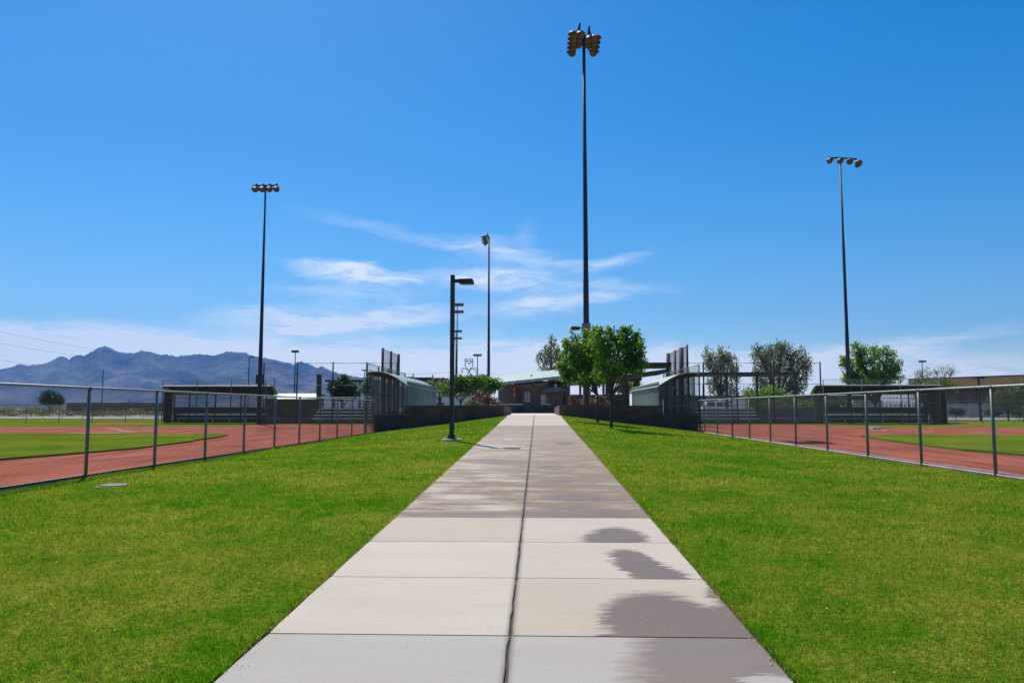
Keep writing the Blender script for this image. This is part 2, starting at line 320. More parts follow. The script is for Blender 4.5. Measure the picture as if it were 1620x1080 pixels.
# ------------------------------------------------------------------ mesh helpers
class MB:
    def __init__(s): s.v = []; s.f = []
    def face(s, pts):
        n = len(s.v); s.v += [tuple(p) for p in pts]; s.f.append(tuple(range(n, n+len(pts)))); return s
    def hexa(s, c):          # 8 corners: bottom ring then top ring
        n = len(s.v); s.v += [tuple(p) for p in c]
        s.f += [(n, n+3, n+2, n+1), (n+4, n+5, n+6, n+7), (n, n+1, n+5, n+4), (n+1, n+2, n+6, n+5), (n+2, n+3, n+7, n+6), (n+3, n, n+4, n+7)]; return s
    def box(s, x0, x1, y0, y1, z0, z1):
        return s.hexa([(x0, y0, z0), (x1, y0, z0), (x1, y1, z0), (x0, y1, z0), (x0, y0, z1), (x1, y0, z1), (x1, y1, z1), (x0, y1, z1)])
    def bar(s, a, b, w, h=None, up=(0, 0, 1)):
        a = Vector(a); b = Vector(b); h = h or w; d = (b-a).normalized(); u = Vector(up)
        if abs(d.dot(u)) > .98: u = Vector((0, 1, 0))
        r = d.cross(u).normalized()*w/2; t = r.cross(d).normalized()*h/2
        return s.hexa([a-r-t, a+r-t, b+r-t, b-r-t, a-r+t, a+r+t, b+r+t, b-r+t])
    def lathe(s, o, d, prof, n=12, cap=True):
        o = Vector(o); d = Vector(d).normalized(); u = Vector((0, 0, 1)) if abs(d.z) < .9 else Vector((1, 0, 0))
        a = d.cross(u).normalized(); b = d.cross(a); n0 = len(s.v)
        for (t, r) in prof:
            for k in range(n):
                q = 2*math.pi*k/n; s.v.append(tuple(o+d*t+(a*math.cos(q)+b*math.sin(q))*r))
        for i in range(len(prof)-1):
            for k in range(n):
                k2 = (k+1) % n; s.f.append((n0+i*n+k, n0+i*n+k2, n0+(i+1)*n+k2, n0+(i+1)*n+k))
        if cap:
            s.f.append(tuple(n0+k for k in range(n-1, -1, -1))); s.f.append(tuple(n0+(len(prof)-1)*n+k for k in range(n)))
        return s
    def tube(s, a, b, r0, r1=None, n=8):
        a = Vector(a); b = Vector(b); L = (b-a).length
        return s.lathe(a, b-a, [(0, r0), (L, r1 if r1 is not None else r0)], n)
    def path(s, pts, rad, n=6):
        pts = [Vector(p) for p in pts]
        if not hasattr(rad, '__len__'): rad = [rad]*len(pts)
        n0 = len(s.v); prev = None
        for i, p in enumerate(pts):
            d = (pts[min(i+1, len(pts)-1)]-pts[max(i-1, 0)]).normalized()
            if prev is None:
                u = Vector((0, 0, 1)) if abs(d.z) < .9 else Vector((1, 0, 0)); a = d.cross(u).normalized()
            else: a = (prev-d*prev.dot(d)).normalized()
            prev = a; b = d.cross(a)
            for k in range(n):
                q = 2*math.pi*k/n; s.v.append(tuple(p+(a*math.cos(q)+b*math.sin(q))*rad[i]))
        for i in range(len(pts)-1):
            for k in range(n):
                k2 = (k+1) % n; s.f.append((n0+i*n+k, n0+i*n+k2, n0+(i+1)*n+k2, n0+(i+1)*n+k))
        s.f.append(tuple(n0+k for k in range(n-1, -1, -1))); s.f.append(tuple(n0+(len(pts)-1)*n+k for k in range(n)))
        return s
    def extrude(s, prof, axis_pts):   # prof: list of (x,z) closed, from y0 to y1
        y0, y1 = axis_pts; n = len(prof); n0 = len(s.v)
        s.v += [(x, y0, z) for x, z in prof]+[(x, y1, z) for x, z in prof]
        for k in range(n):
            k2 = (k+1) % n; s.f.append((n0+k, n0+k2, n0+n+k2, n0+n+k))
        s.f.append(tuple(n0+k for k in range(n-1, -1, -1))); s.f.append(tuple(n0+n+k for k in range(n))); return s
    def build(s, name, mat, parent=None, smooth=False):
        me = bpy.data.meshes.new(name); me.from_pydata(s.v, [], s.f); me.materials.append(mat)
        if smooth: me.polygons.foreach_set('use_smooth', [True]*len(me.polygons))
        o = bpy.data.objects.new(name, me); COL.objects.link(o)
        if parent: o.parent = parent
        return o
def npmesh(name, verts, faces, mat, parent=None):
    """verts (N,3), faces (M,k) of equal k"""
    me = bpy.data.meshes.new(name); k = faces.shape[1]
    me.vertices.add(len(verts)); me.vertices.foreach_set('co', verts.astype(np.float32).ravel())
    me.loops.add(faces.size); me.loops.foreach_set('vertex_index', faces.astype(np.int32).ravel())
    me.polygons.add(len(faces)); me.polygons.foreach_set('loop_start', np.arange(0, faces.size, k, dtype=np.int32))
    me.update(calc_edges=True); me.materials.append(mat)
    o = bpy.data.objects.new(name, me); COL.objects.link(o)
    if parent: o.parent = parent
    return o
def thing(name, label, cat, loc=(0, 0, 0), rz=0, group=None):
    o = bpy.data.objects.new(name, None); COL.objects.link(o); o.location = loc; o.rotation_euler = (0, 0, rz); o.empty_display_size = .3
    o['label'] = label; o['category'] = cat
    if group: o['group'] = group
    return o
def tag(o, label, cat, group=None, kind=None):
    if label: o['label'] = label
    if cat: o['category'] = cat
    if group: o['group'] = group
    if kind: o['kind'] = kind
    return o
def struct(name, mb, mat): o = mb.build(name, mat); o['kind'] = 'structure'; return o
def sheet(name, poly, z, mat):
    return struct(name, MB().face([(x, y, z) for x, y in poly]), mat)
def clone(o, label, loc=None, rz=None, scale=None, group=None):
    c = o.copy(); COL.objects.link(c); c['label'] = label
    if loc is not None: c.location = loc
    if rz is not None: c.rotation_euler = (0, 0, rz)
    if scale is not None: c.scale = scale
    if group: c['group'] = group
    for ch in o.children:
        d = ch.copy(); COL.objects.link(d); d.parent = c
        for g in ch.children:
            e = g.copy(); COL.objects.link(e); e.parent = d
    return c

# ------------------------------------------------------------------ ground, path, lawn
FL, FR = -9.0, 9.2                 # fence lines
PL, PR, PC = -1.78, 1.40, -.18     # path edges and centre joint
FZ = .2
def zl(x, y):
    zp = .025*np.asarray(y, float); x = np.asarray(x, float)
    t = np.where(x < PC, (PL-x)/(PL-FL), (x-PR)/(FR-PR)); t = np.clip(t, 0, 1)
    zf = FZ+.01
    return zp+(zf-zp)*t+.012*np.sin(x*1.1+y*.7)*np.clip(t*8, 0, 1)+.006
g = MB()
for x0, x1, y0, y1 in [(-5200, FL-.05, -60, 5900), (FR+.05, 5200, -60, 5900), (FL-.05, FR+.05, 44.5, 5900), (FL-.05, FR+.05, -60, -12)]:
    g.face([(x0, y0, .10), (x1, y0, .10), (x1, y1, .10), (x0, y1, .10)])
struct('ground', g, M['desert'])
def lawn(x0, x1, yend):
    nx, ny = 40, 130
    xs = np.linspace(x0, x1, nx); ys = np.linspace(-11.9, 1, ny); 
    v = []
    for j in range(ny):
        u = j/(ny-1); 
        for x in xs:
            ye = yend[0]+(yend[1]-yend[0])*(x-x0)/(x1-x0); y = -11.9+(ye+11.9)*u; v.append((x, y, float(zl(x, y))-.004))
    v = np.array(v); f = np.array([(j*nx+i, j*nx+i+1, (j+1)*nx+i+1, (j+1)*nx+i) for j in range(ny-1) for i in range(nx-1)])
    o = npmesh('lawn', v, f, M['lawn']); o['kind'] = 'structure'; return o
lawn(FL-.02, PL-.015, (42.0, 45.3)); lawn(PR+.015, FR+.02, (44.2, 46.1))

def path_mesh():
    m = MB(); wob = [(random.uniform(-.005, .005)) for _ in range(2000)]
    for k in range(-10, 28):
        y0 = 5.09+1.52*k+.007; y1 = y0+1.52-.014
        if k in (0, 3): y0 += .006
        if y0 > 46.3: break
        y1 = min(y1, 46.4); n = 8
        for side in (0, 1):
            pts = []
            for i in range(n+1):
                y = y0+(y1-y0)*i/n; w = wob[(k+12)*20+i+side*9]
                fl = max(0, (y-44.5))*.08
                if side == 0: pts.append((PL-fl+abs(w), PC-.009+w*1.2, y))
                else: pts.append((PC+.009+w*1.2, PR-abs(w)+0*fl, y))
            b0 = len(m.v); c = .006
            for a, b_, y in pts:
                cc = c if y in (pts[0][2], pts[-1][2]) else 0
                z = .025*y
                m.v += [(a, y, z-.10), (a, y, z-c-cc), (a+c, y, z-cc), (b_-c, y, z-cc), (b_, y, z-c-cc), (b_, y, z-.10)]
            for i in range(n):
                for j in range(5): q = b0+i*6+j; m.f.append((q, q+1, q+7, q+6)[::-1])
            m.f.append(tuple(b0+j for j in range(6))[::-1]); m.f.append(tuple(b0+n*6+j for j in range(6)))
    return m
struct('path', path_mesh(), M['concrete'])
b = MB(); b.face([(PL-.02, -11.5, .025*-11.5-.022), (PR+.02, -11.5, .025*-11.5-.022), (PR+.02, 46.3, .025*46.3-.022), (PL-.02, 46.3, .025*46.3-.022)])
struct('path_joint_soil', b, M['joint'])
PZ = 1.15
pl = MB(); pl.box(-7.25, 8.2, 46.45, 105, .0, PZ); struct('plaza', pl, M['plaza'])

# grass blades: one "stuff" object
def grass():
    V = []; F = []; base = 0
    for (y0, y1, dens, h, w) in [(3.0, 8.0, 4600, .030, .0050), (8.0, 13, 2300, .032, .0085), (13, 24, 800, .036, .016), (24, 45.5, 260, .045, .035)]:
        for (x0, x1) in ((FL, PL), (PR, FR)):
            if y1 < 13: xa, xb = (max(x0, -.85*y1-.6), x1) if x0 < 0 else (x0, min(x1, .85*y1+.6))
            else: xa, xb = x0, x1
            n = int((xb-xa)*(y1-y0)*dens); x = rng.uniform(xa, xb, n); y = rng.uniform(y0, y1, n)
            # extra fringe along the walk
            ne = int((y1-y0)*dens*.16); wv = rng.normal(0, .017, ne); e = PL-.02-.03*rng.random(ne)+wv if x0 < 0 else PR+.02+.03*rng.random(ne)+wv
            ed = np.concatenate([np.zeros(n), np.ones(ne)]); x = np.concatenate([x, e]); y = np.concatenate([y, rng.uniform(y0, y1, ne)])
            lim = 42.0+3.2*(x-FL)/(PL-FL) if x0 < 0 else 46.0-1.8*(x-PR)/(FR-PR)
            k = y < lim; x = x[k]; y = y[k]; ed = ed[k]; n = len(x)
            z = zl(x, y)-.006; a = rng.uniform(0, 2*np.pi, n); hh = h*rng.uniform(.4, 1.3, n)*(1+.2*np.sin(x*2.3)*np.sin(y*1.9)+.35*np.sin(x*31+4*np.sin(y*7))*np.sin(y*27+3*np.sin(x*9))); ww = w*rng.uniform(.6, 1.3, n)
            ln = rng.uniform(0, .9, n)*hh; la = rng.uniform(0, 2*np.pi, n)
            p = np.stack([x, y, z], 1); dx = np.stack([np.cos(a)*ww/2, np.sin(a)*ww/2, 0*a], 1)
            tip = p+np.stack([np.cos(la)*ln, np.sin(la)*ln, hh], 1)
            v = np.stack([p-dx, p+dx, tip], 1).reshape(-1, 3); V.append(v); F.append(np.arange(len(v)).reshape(-1, 3)+base); base += len(v)
    o = npmesh('grass', np.concatenate(V), np.concatenate(F), M['blade'])
    tag(o, 'short patchy green and straw turf on both sides of the walk', 'grass', kind='stuff')
grass()

# ball fields
def wob_open(poly, amp=.12, step=1.1):
    out = []
    for a, c in zip(poly[:-1], poly[1:]):
        a = Vector(a); c = Vector(c); n = min(60, max(1, int((c-a).length/step)))
        for k in range(n):
            p = a+(c-a)*k/n; out.append((p.x+(random.uniform(-amp, amp) if k else 0), p.y+(random.uniform(-amp, amp) if k else 0)))
    return out+[tuple(poly[-1])]
dirtL = [(-9.05, -11), (-9.05, 66.4), (-22, 66.4), (-23.6, 63.6), (-24.7, 59), (-30, 57.4), (-60, 56.2), (-60, 41), (-29, 40.9), (-17.6, 40.5), (-16.1, 39.3), (-15.5, 36.7), (-14.4, 30), (-14.0, 26), (-14.7, 20.5), (-15, 10), (-15, -11)]
sheet('ballfield_grass', [(-130, -11), (-9.06, -11), (-9.06, 96), (-130, 118)], .20-.045, M['field'])
sheet('ballfield_grass', [(9.26, -11), (120, -11), (120, 112), (9.26, 90)], .20-.045, M['field'])
sheet('infield_dirt', dirtL[:2]+wob_open(dirtL[2:]), .163, M['dirt'])
dirtR = [(-x+.25, y) for x, y in dirtL]
sheet('infield_dirt', dirtR[:2]+wob_open(dirtR[2:]), .163, M['dirt'])
def slab_poly(poly, z0, z1, mat, name):
    n = len(poly); m = MB(); m.v = [(x, y, z0) for x, y in poly]+[(x, y, z1) for x, y in poly]
    m.f = [tuple(n+k for k in range(n))]+[(k, (k+1) % n, n+(k+1) % n, n+k) for k in range(n)]
    return struct(name, m, mat)
for pol in (dirtL, dirtR):
    sx = 1 if pol is dirtL else -1; edge = wob_open([(-60*sx, 41)]+[tuple(p) for p in pol[8:]], .09, .7)
    w_ = [(-130*sx, 41)]+edge+[(-130*sx, -11)]
    slab_poly(w_ if sx < 0 else w_, .05, .225, M['field'], 'ballfield_grass')
def mound(x, y, r, label):
    m = MB(); m.lathe((x, y, .158), (0, 0, 1), [(0, r), (.08, r*.6), (.12, r*.25), (.121, .01)], 28, cap=False)
    t = thing('pitchers_mound', label, 'pitching mound', (0, 0, 0), group='pitching mounds')
    m.build('clay_mound', M['dirt'], t, True); MB().box(x-.3, x+.3, y-.08, y+.08, .27, .32).build('pitching_plate', M['white'], t)
mound(-37.5, 66.5, 3.1, 'low red clay pitching mound on the grass of the left ball field')
mound(37.0, 68.5, 3.1, 'low red clay pitching mound on the grass of the right ball field')
def dashes(pts, w=.12):
    m = MB()
    for a, c in pts: m.face([(a[0], a[1]-w, .1675), (c[0], c[1]-w, .1675), (c[0], c[1]+w, .1675), (a[0], a[1]+w, .1675)])
    return m
struct('chalk_line', dashes([((-24.6-i*1.1, 44.5+i*1.6), (-23.7-i*1.1, 44.5+i*1.6)) for i in range(7)]+[((-27, 43.2), (-24, 43.2))]), M['chalk'])
struct('chalk_line', dashes([((21.3+i*1.9, 49.5-i*2.1), (22.3+i*1.9, 49.5-i*2.1)) for i in range(4)]), M['chalk'])
tag(MB().box(22.8, 23.45, 52.7, 53.3, .163, .30).build('base_plate', M['chalk']), 'thick pale base plate lying on the right infield clay', 'base')
# gravel strips beyond the outfields
sheet('gravel_path', [(-160, 118), (-9, 92), (-9, 100), (-160, 150)], .175, M['gravel'])
sheet('gravel_path', [(9.3, 88), (140, 106), (140, 122), (9.3, 100)], .175, M['gravel'])

# mow kerbs under the fences
def strip(name, x0, x1, z, mat, y0=-11, y1=42):
    m = MB(); m.box(x0, x1, y0, y1, .02, z); return struct(name, m, mat)
strip('kerb', -9.22, -9.06, .232, M['kerb'], y1=41.9); strip('kerb', 9.26, 9.44, .30, M['pink'], y1=44.1)

# utility cover
t = thing('utility_cover', 'flat grey utility cover sunk in the left lawn near the fence', 'utility cover', (-7.35, 13.1, float(zl(-7.35, 13.1))))
MB().lathe((0, 0, -.02), (0, 0, 1), [(0, .30), (.030, .30), (.034, .28)], 24).build('concrete_collar', M['shadewall'], t).location.z = -.012
MB().lathe((0, 0, .020), (0, 0, 1), [(0, .22), (.010, .22), (.018, .20)], 20).build('lid', M['lidgrey'], t).location.z = -.012
# dry leaves by the walk
m = MB()
for i in range(150):
    r_ = random.random()
    if r_ < .5: x, y = PR-.02+random.gauss(0, .03), random.choice([4.6, 4.8, 5.9, 6.5, 9.2, 9.7])+random.gauss(0, .22)
    elif r_ < .65: x, y = PL+.06+random.gauss(0, .05), random.choice([4.5, 5.1, 8.9])+random.gauss(0, .08)
    else: x, y = random.uniform(PL, PR), random.uniform(4, 20)
    z = .025*y+.006; s = random.uniform(.004, .009); a = random.uniform(0, 6.28); c, d = math.cos(a)*s, math.sin(a)*s
    m.face([(x-c, y-d, z), (x+d*.6, y-c*.6, z+.003), (x+c, y+d, z+.006), (x-d*.6, y+c*.6, z+.002)])
for i in range(420):
    y = random.uniform(4, 22); x = random.choice([random.uniform(FL+.3, PL-.2), random.uniform(PR+.2, FR-.3)]); z = float(zl(x, y))+.028; s = random.uniform(.004, .010)*(1+y*.05); a = random.uniform(0, 6.28); c, d = math.cos(a)*s, math.sin(a)*s
    m.face([(x-c, y-d, z), (x+d*.6, y-c*.6, z+.003), (x+c, y+d, z+.008), (x-d*.6, y+c*.6, z+.002)])
tag(m.build('leaf_litter', M['leaflitter']), 'scattered tiny dry leaves on the walk edges and lawn', 'leaf litter', kind='stuff')

# ------------------------------------------------------------------ chain link
def link_mesh(a, c, z0, z1, name, parent, mat, pitch=.075, r=.0019, n=3):
    """diagonal wires in the vertical plane from a to c, clipped to z0..z1"""
    a = Vector((a[0], a[1], 0)); c = Vector((c[0], c[1], 0)); L = (c-a).length; d = (c-a)/L; H = z1-z0
    nn = Vector((-d.y, d.x, 0)); V = []; F = []; b0 = 0; k = int((L+H)/pitch)
    for sgn in (1, -1):
        for i in range(k+1):
            s0 = -H+i*pitch; s1 = s0+H; t0, t1 = 0., 1.
            if s0 < 0: t0 = -s0/H
            if s1 > L: t1 = (L-s0)/H
            if t1 <= t0: continue
            za, zb = (z0+H*t0, z0+H*t1) if sgn > 0 else (z1-H*t0, z1-H*t1)
            p = a+d*(s0+H*t0); q = a+d*(s0+H*t1); p.z = za; q.z = zb; o = nn*(r*sgn*.9)
            u = (q-p).normalized(); w = u.cross(nn)*r
            for e in (p, q):
                V += [tuple(e+o+w), tuple(e+o-w*.5+nn*r*.87), tuple(e+o-w*.5-nn*r*.87)]
            F += [(b0, b0+1, b0+4, b0+3), (b0+1, b0+2, b0+5, b0+4), (b0+2, b0, b0+3, b0+5)]; b0 += 6
    return npmesh(name, np.array(V), np.array(F), mat, parent)

def fence(label, pts_y, x, z0, h, near_end, far_end, bottom=None):
    t = thing('chain_link_fence', label, 'fence', (x, near_end, z0), group='long chain link fences along the lawns')
    for y in pts_y:
        m = MB(); m.tube((0, y-near_end, -.15), (0, y-near_end, h-.02), .034, n=10); p = m.build('post', M['steel'], t, True)
        q = MB(); q.lathe((0, y-near_end, h-.045), (0, 0, 1), [(0, .042), (.05, .042), (.075, .02)], 10); q.tube((0, y-near_end-.05, h), (0, y-near_end+.05, h), .032, n=8); q.build('post_cap', M['steel'], p, True)
    MB().tube((0, 0, h), (0, far_end-near_end, h), .025, n=10).build('top_rail', M['railtop'], t, True)
    if bottom: MB().tube((0, 0, .06), (0, far_end-near_end, .06), .022, n=8).build('bottom_rail', bottom, t, True)
    link_mesh((0, 0), (0, far_end-near_end), .04, h, 'chain_link_mesh', t, M['wire'], .066, .0024)
    return t
fence('near chain link fence with grey posts along the left edge of the lawn', [15.0+2.72*k for k in range(-6, 10)], FL-.0, FZ, 1.80, -2, 41.9, M['darkwire'])
fence('near chain link fence with grey posts along the right edge of the lawn', [15.72+2.95*k for k in range(-6, 10)], FR+.0, FZ, 1.83, -2, 44.1, M['pink'])

# ------------------------------------------------------------------ front walls
def wall(label, segs, ret, cap=.0):
    t = thing('block_wall', label, 'wall', (0, 0, 0), group='brown block walls either side of the walk')
    for nm, a, c, z0, z1a, z1b, th in segs+[ret]:
        a2 = Vector((a[0], a[1], 0)); c2 = Vector((c[0], c[1], 0)); d = (c2-a2).normalized(); n = Vector((-d.y, d.x, 0))*th
        m = MB(); m.hexa([a2+Vector((0, 0, z0)), c2+Vector((0, 0, z0)), c2+n+Vector((0, 0, z0)), a2+n+Vector((0, 0, z0)), a2+Vector((0, 0, z1a)), c2+Vector((0, 0, z1b)), c2+n+Vector((0, 0, z1b)), a2+n+Vector((0, 0, z1a))])
        m.build(nm, M['brick'], t)
    return t
wall('low dark brown block wall left of the walk, stepping down beside the dugout',
     [('low_wall', (-9.02, 42.0), (-7.40, 42.75), -.1, 1.22, 1.22, .22), ('high_wall', (-7.395, 42.75), (-1.99, 45.25), -.1, 1.74, 1.76, .22)],
     ('return_wall', (-1.985, 45.28), (-1.93, 56.0), .5, 1.76, 1.62, .22))
wall('low dark brown block wall right of the walk, stepping down beside the dugout',
     [('high_wall', (1.32, 46.05), (7.30, 44.72), -.1, 1.76, 1.74, .22), ('low_wall', (7.305, 44.72), (9.25, 44.3), -.1, 1.22, 1.22, .22)],
     ('return_wall', (1.27, 57.0), (1.32, 46.08), .5, 1.60, 1.76, .22))

# ------------------------------------------------------------------ dugouts
def dugout(label, loc, rz, mir, W=2.0, L=12.5, back='panel', rails=True):
    """local: field side x=-W/2 (times mir), back x=+W/2, near end y=0; z relative to field"""
    t = thing('dugout', label, 'dugout', loc, rz, 'dugouts beside the ball fields'); s = mir
    X = lambda x: x*s
    prof = [(-W/2-.22, 3.42), (-W/2+.15, 3.47), (-W/2+.55, 3.46), (-W/2+1.0, 3.34), (-W/2+1.45, 3.12), (W/2-.2, 2.88), (W/2+.14, 2.66)]
    up = [(X(x), z) for x, z in prof]; dn = [(X(x), z-.045) for x, z in prof[::-1]]
    MB().extrude(up+dn, (-.35, L+.3)).build('roof', M['greenroof'], t, True).data.polygons.foreach_set('use_smooth', [False]*(len(prof)*2+2))
    r = MB()
    so_ = [(X(x), z-.052) for x, z in prof[:-1]]; so2 = [(X(x), z-.14) for x, z in prof[:-1][::-1]]
    r.extrude(so_+so2, (-.1, L+.05)).build('soffit', M['soffit'], t)
    if back == 'panel':
        m = MB(); y = 0.; x = W/2
        n = int(L/.15)
        for i in range(n):
            y0 = i*L/n; y1 = (i+1)*L/n; dx = .03 if i % 2 else 0
            m.box(min(X(x+dx), X(x+dx+.02)), max(X(x+dx), X(x+dx+.02)), y0, y1-.001, 1.0, 2.90)
        m.build('back_panel', M['green'], t)
        m = MB(); m.box(min(X(x-.2), X(x-.004)), max(X(x-.2), X(x-.004)), .24, L, .0, 1.3); m.build('back_wall', M['brick'], t)
        m = MB(); m.bar((X(x+.04), 0, 2.86), (X(x+.04), L, 2.86), .10, .12); m.build('eave_beam', M['green'], t)
    else:
        x = W/2; m = MB(); m.box(min(X(x-.1), X(x+.1)), max(X(x-.1), X(x+.1)), 0, L, 0, 1.45); m.build('back_wall', M['brick'], t)
        m = MB(); k = int(L/.13)
        for i in range(k+1): m.bar((X(x), i*L/k, 1.45), (X(x), i*L/k, 2.85), .025)
        m.bar((X(x), 0, 2.3), (X(x), L, 2.3), .04); m.build('back_screen', M['darkgreen'], t)
    # end screens with pickets
    for y, nm in ((.04, 'end_screen'), (L-.04, 'end_screen')):
        m = MB(); k = 16
        zb = 1.02 if y < 1 and back == 'panel' else .1
        for i in range(k+1):
            u = i/k; x = -W/2+W*u; zt = np.interp(x, [p[0] for p in prof], [p[1] for p in prof])-.15
            w = .09 if i in (0, 11, k) else .026
            m.bar((X(x), y, zb), (X(x), y, zt), w, w)
        for z in (zb+.05, 1.5, 2.6): m.bar((X(-W/2), y, z), (X(W/2), y, z), .05)
        m.build(nm, M['picket'] if back == 'panel' else M['darkgreen'], t)
    m = MB(); xa, xb = sorted((X(-W/2), X(.30))); m.box(xa, xb, L-.2, L-.08, 0, 1.5 if back == 'panel' else 2.95); m.build('rear_wall', M['shadewall'] if back == 'panel' else M['brick'], t)
    # field side: posts, rail above the roof, mesh
    fx = -W/2-.30; k = max(3, int(round(L/3.1)))
    for i in range(k+1):
        y = i*L/k; MB().tube((X(fx), y, 0), (X(fx), y, 3.95), .045, n=8).build('post', M['darkgreen'] if back == 'panel' else M['steel'], t, True)
    for z in (3.93, 1.9, .35): MB().tube((X(fx), 0, z), (X(fx), L, z), .022, n=6).build('rail', M['steel'], t, True)
    link_mesh((X(fx), 0), (X(fx), L), .1, 3.9, 'screen_mesh', t, M['darkwire'], .10 if back == 'open' else .15, .0035)
    if back == 'panel':
        m = MB(); k = int(L/.28)
        for i in range(k+1): m.bar((X(-W/2-.02), i*L/k, .1), (X(-W/2-.02), i*L/k, 3.3), .03)
        for z in (.12, 1.1, 2.2, 3.28): m.bar((X(-W/2-.02), 0, z), (X(-W/2-.02), L, z), .05)
        m.build('field_side_screen', M['picket'], t)
    for i in (1, 2, 3):
        y = i*L/4; MB().bar((X(-W/2+.1), y, 0), (X(-W/2+.1), y, 3.3), .10).build('column', M['darkgreen'], t)
    b_ = MB(); b_.box(min(X(.35), X(.7)), max(X(.35), X(.7)), .4, L-.4, .43, .47); b_.box(min(X(.72), X(.76)), max(X(.72), X(.76)), .4, L-.4, .7, .9)
    for i in range(6): yy = .8+i*(L-1.6)/5; b_.box(min(X(.48), X(.56)), max(X(.48), X(.56)), yy-.03, yy+.03, 0, .43)
    b_.build('bench', M['alu'], t)
    return t
dugout('near left dugout with pale sage curved roof and picket end above the block wall', (-8.42, 43.05, FZ), 0, 1)
dugout('near right dugout with pale sage curved roof and picket end above the block wall', (8.20, 45.0, FZ), 0, -1, W=2.05)
dugout('far left dugout seen through its field screen, brown soffit, mountains behind', (-24.9, 70.2, FZ), R(90), 1, L=9.6, back='open')
dugout('far right dugout seen through its field screen, below the round green tree', (25.6, 70.2, FZ), R(-90), -1, L=10.2, back='open')
# dark end block of right far dugout
def side_screen(label, x, y0, y1, h):
    t = thing('windscreen_panel', label, 'windscreen', (x, y0, FZ)); m = MB(); m.box(-.02, .02, 0, y1-y0, .05, h); m.build('dark_mesh_panel', M['pole'], t)
    for y in (0, y1-y0): MB().tube((0.05, y, 0), (0.05, y, h+.1), .04).build('post', M['steel'], t)
side_screen('dark windscreen panel at the right end of the far right dugout', 36.3, 68.9, 71.4, 2.9)

# ------------------------------------------------------------------ backstops and tall wing fences
def tall_fence(label, pts, z0, h, rails, thick=.05, mesh=True, pitch=.16, wr=.003, name='tall_fence', group='tall backstop fences', wall_h=0, thicks=None, mat='pole'):
    base = Vector((pts[0][0], pts[0][1], z0)); t = thing(name, label, 'fence', base, group=group)
    q = [(p[0]-base.x, p[1]-base.y) for p in pts]
    for i, p in enumerate(q):
        r = thicks[i] if thicks else thick
        MB().tube((p[0], p[1], 0), (p[0], p[1], h+.1), r, n=8).build('post', M[mat], t, True)
    for z in rails:
        m = MB()
        for a, c in zip(q[:-1], q[1:]): m.tube((a[0], a[1], z), (c[0], c[1], z), .024, n=6)
        m.build('rail', M['steel'], t, True)
    if mesh:
        for a, c in ([(q[0], q[-1])]): link_mesh(a, c, .05, h, 'chain_link_mesh', t, M['darkwire'], pitch, wr)
    if wall_h:
        a, c = Vector((*q[0], 0)), Vector((*q[-1], 0)); d = (c-a).normalized()
        MB().bar(a+Vector((0, .15, wall_h/2)), c+Vector((0, .15, wall_h/2)), .2, wall_h).build('footing_wall', M['brick'], t)
    return t
tall_fence('tall dark backstop panel rising behind the near left dugout', [(-12.15, 59.2), (-12.15, 62.6), (-12.15, 66.0)], FZ, 6.0, (6.0, 4.4, 2.0, .1), .09, thicks=[.10, .10, .13], pitch=.11, wr=.004)
tall_fence('tall dark backstop panel with thick posts rising behind the near right dugout', [(11.45, 58.2), (11.5, 60.8), (11.5, 63.6), (11.55, 67.2)], FZ, 6.1, (6.1, 4.5, 2.0, .1), .09, thicks=[.09, .19, .09, .17], pitch=.11, wr=.004)
tall_fence('wide wing fence with spaced tall posts in front of the left bleachers', [(-12.4, 66.7), (-15.1, 66.7), (-18.1, 66.7), (-21.3, 66.7), (-24.3, 66.7)], FZ, 5.35, (5.35, 3.4, 2.35, .5), .065, wall_h=.35, pitch=.3, wr=.0028)
tall_fence('wide wing fence with spaced tall posts in front of the right bleachers and car', [(11.8, 67.6), (14.7, 67.6), (17.6, 67.6), (20.8, 67.6), (24.9, 67.6)], FZ, 5.35, (5.35, 3.5, 2.3, .5), .07, wall_h=.35, pitch=.3, wr=.0028)

# outfield fences
def low_fence(label, pts, h, z0=FZ, cap=None, step=3.05, group='low fences beyond the ball fields', pitch=.2, slat=None):
    a = Vector((*pts[0], 0)); c = Vector((*pts[1], 0)); L = (c-a).length; d = (c-a)/L
    t = thing('field_fence', label, 'fence', (a.x, a.y, z0), group=group); n = int(L/step)
    for i in range(n+1):
        p = d*(i*L/n); MB().tube((p.x, p.y, -.1), (p.x, p.y, h), .035, n=6).build('post', M['steel'], t)
    e = d*L; MB().tube((0, 0, h), (e.x, e.y, h), .04 if cap else .026, n=6).build('top_rail', M[cap] if cap else M['railtop'], t)
    if slat:
        m = MB(); k = int(L/.28)
        for i in range(k): p = d*(i*L/k); q = d*(i*L/k+.17); m.bar((p.x, p.y, h/2), (q.x, q.y, h/2), .02, h-.15)
        m.build('slats', M[slat], t)
    else: link_mesh((0, 0), (e.x, e.y), .05, h, 'chain_link_mesh', t, M['wire'], pitch, .003)
    return t
low_fence('low fence with weathered yellow cap rail running left from the far left dugout', [(-34.8, 69), (-110, 69.5)], 1.68, cap='yellowcap')
low_fence('second low fence in front of the pale gravel beyond the left outfield', [(-40, 104), (-135, 112)], 1.45, cap='yellowcap')
low_fence('low fence running right from the far right dugout', [(37.2, 71.5), (48.3, 71.5)], 2.05)
low_fence('pale slatted boundary fence in front of the long right building', [(38, 100), (125, 108)], 2.0, slat='signwhite')
low_fence('grey slatted boundary fence behind the parked car and far right dugout', [(15.0, 101), (37.6, 103.8)], 2.3, slat='shadewall')

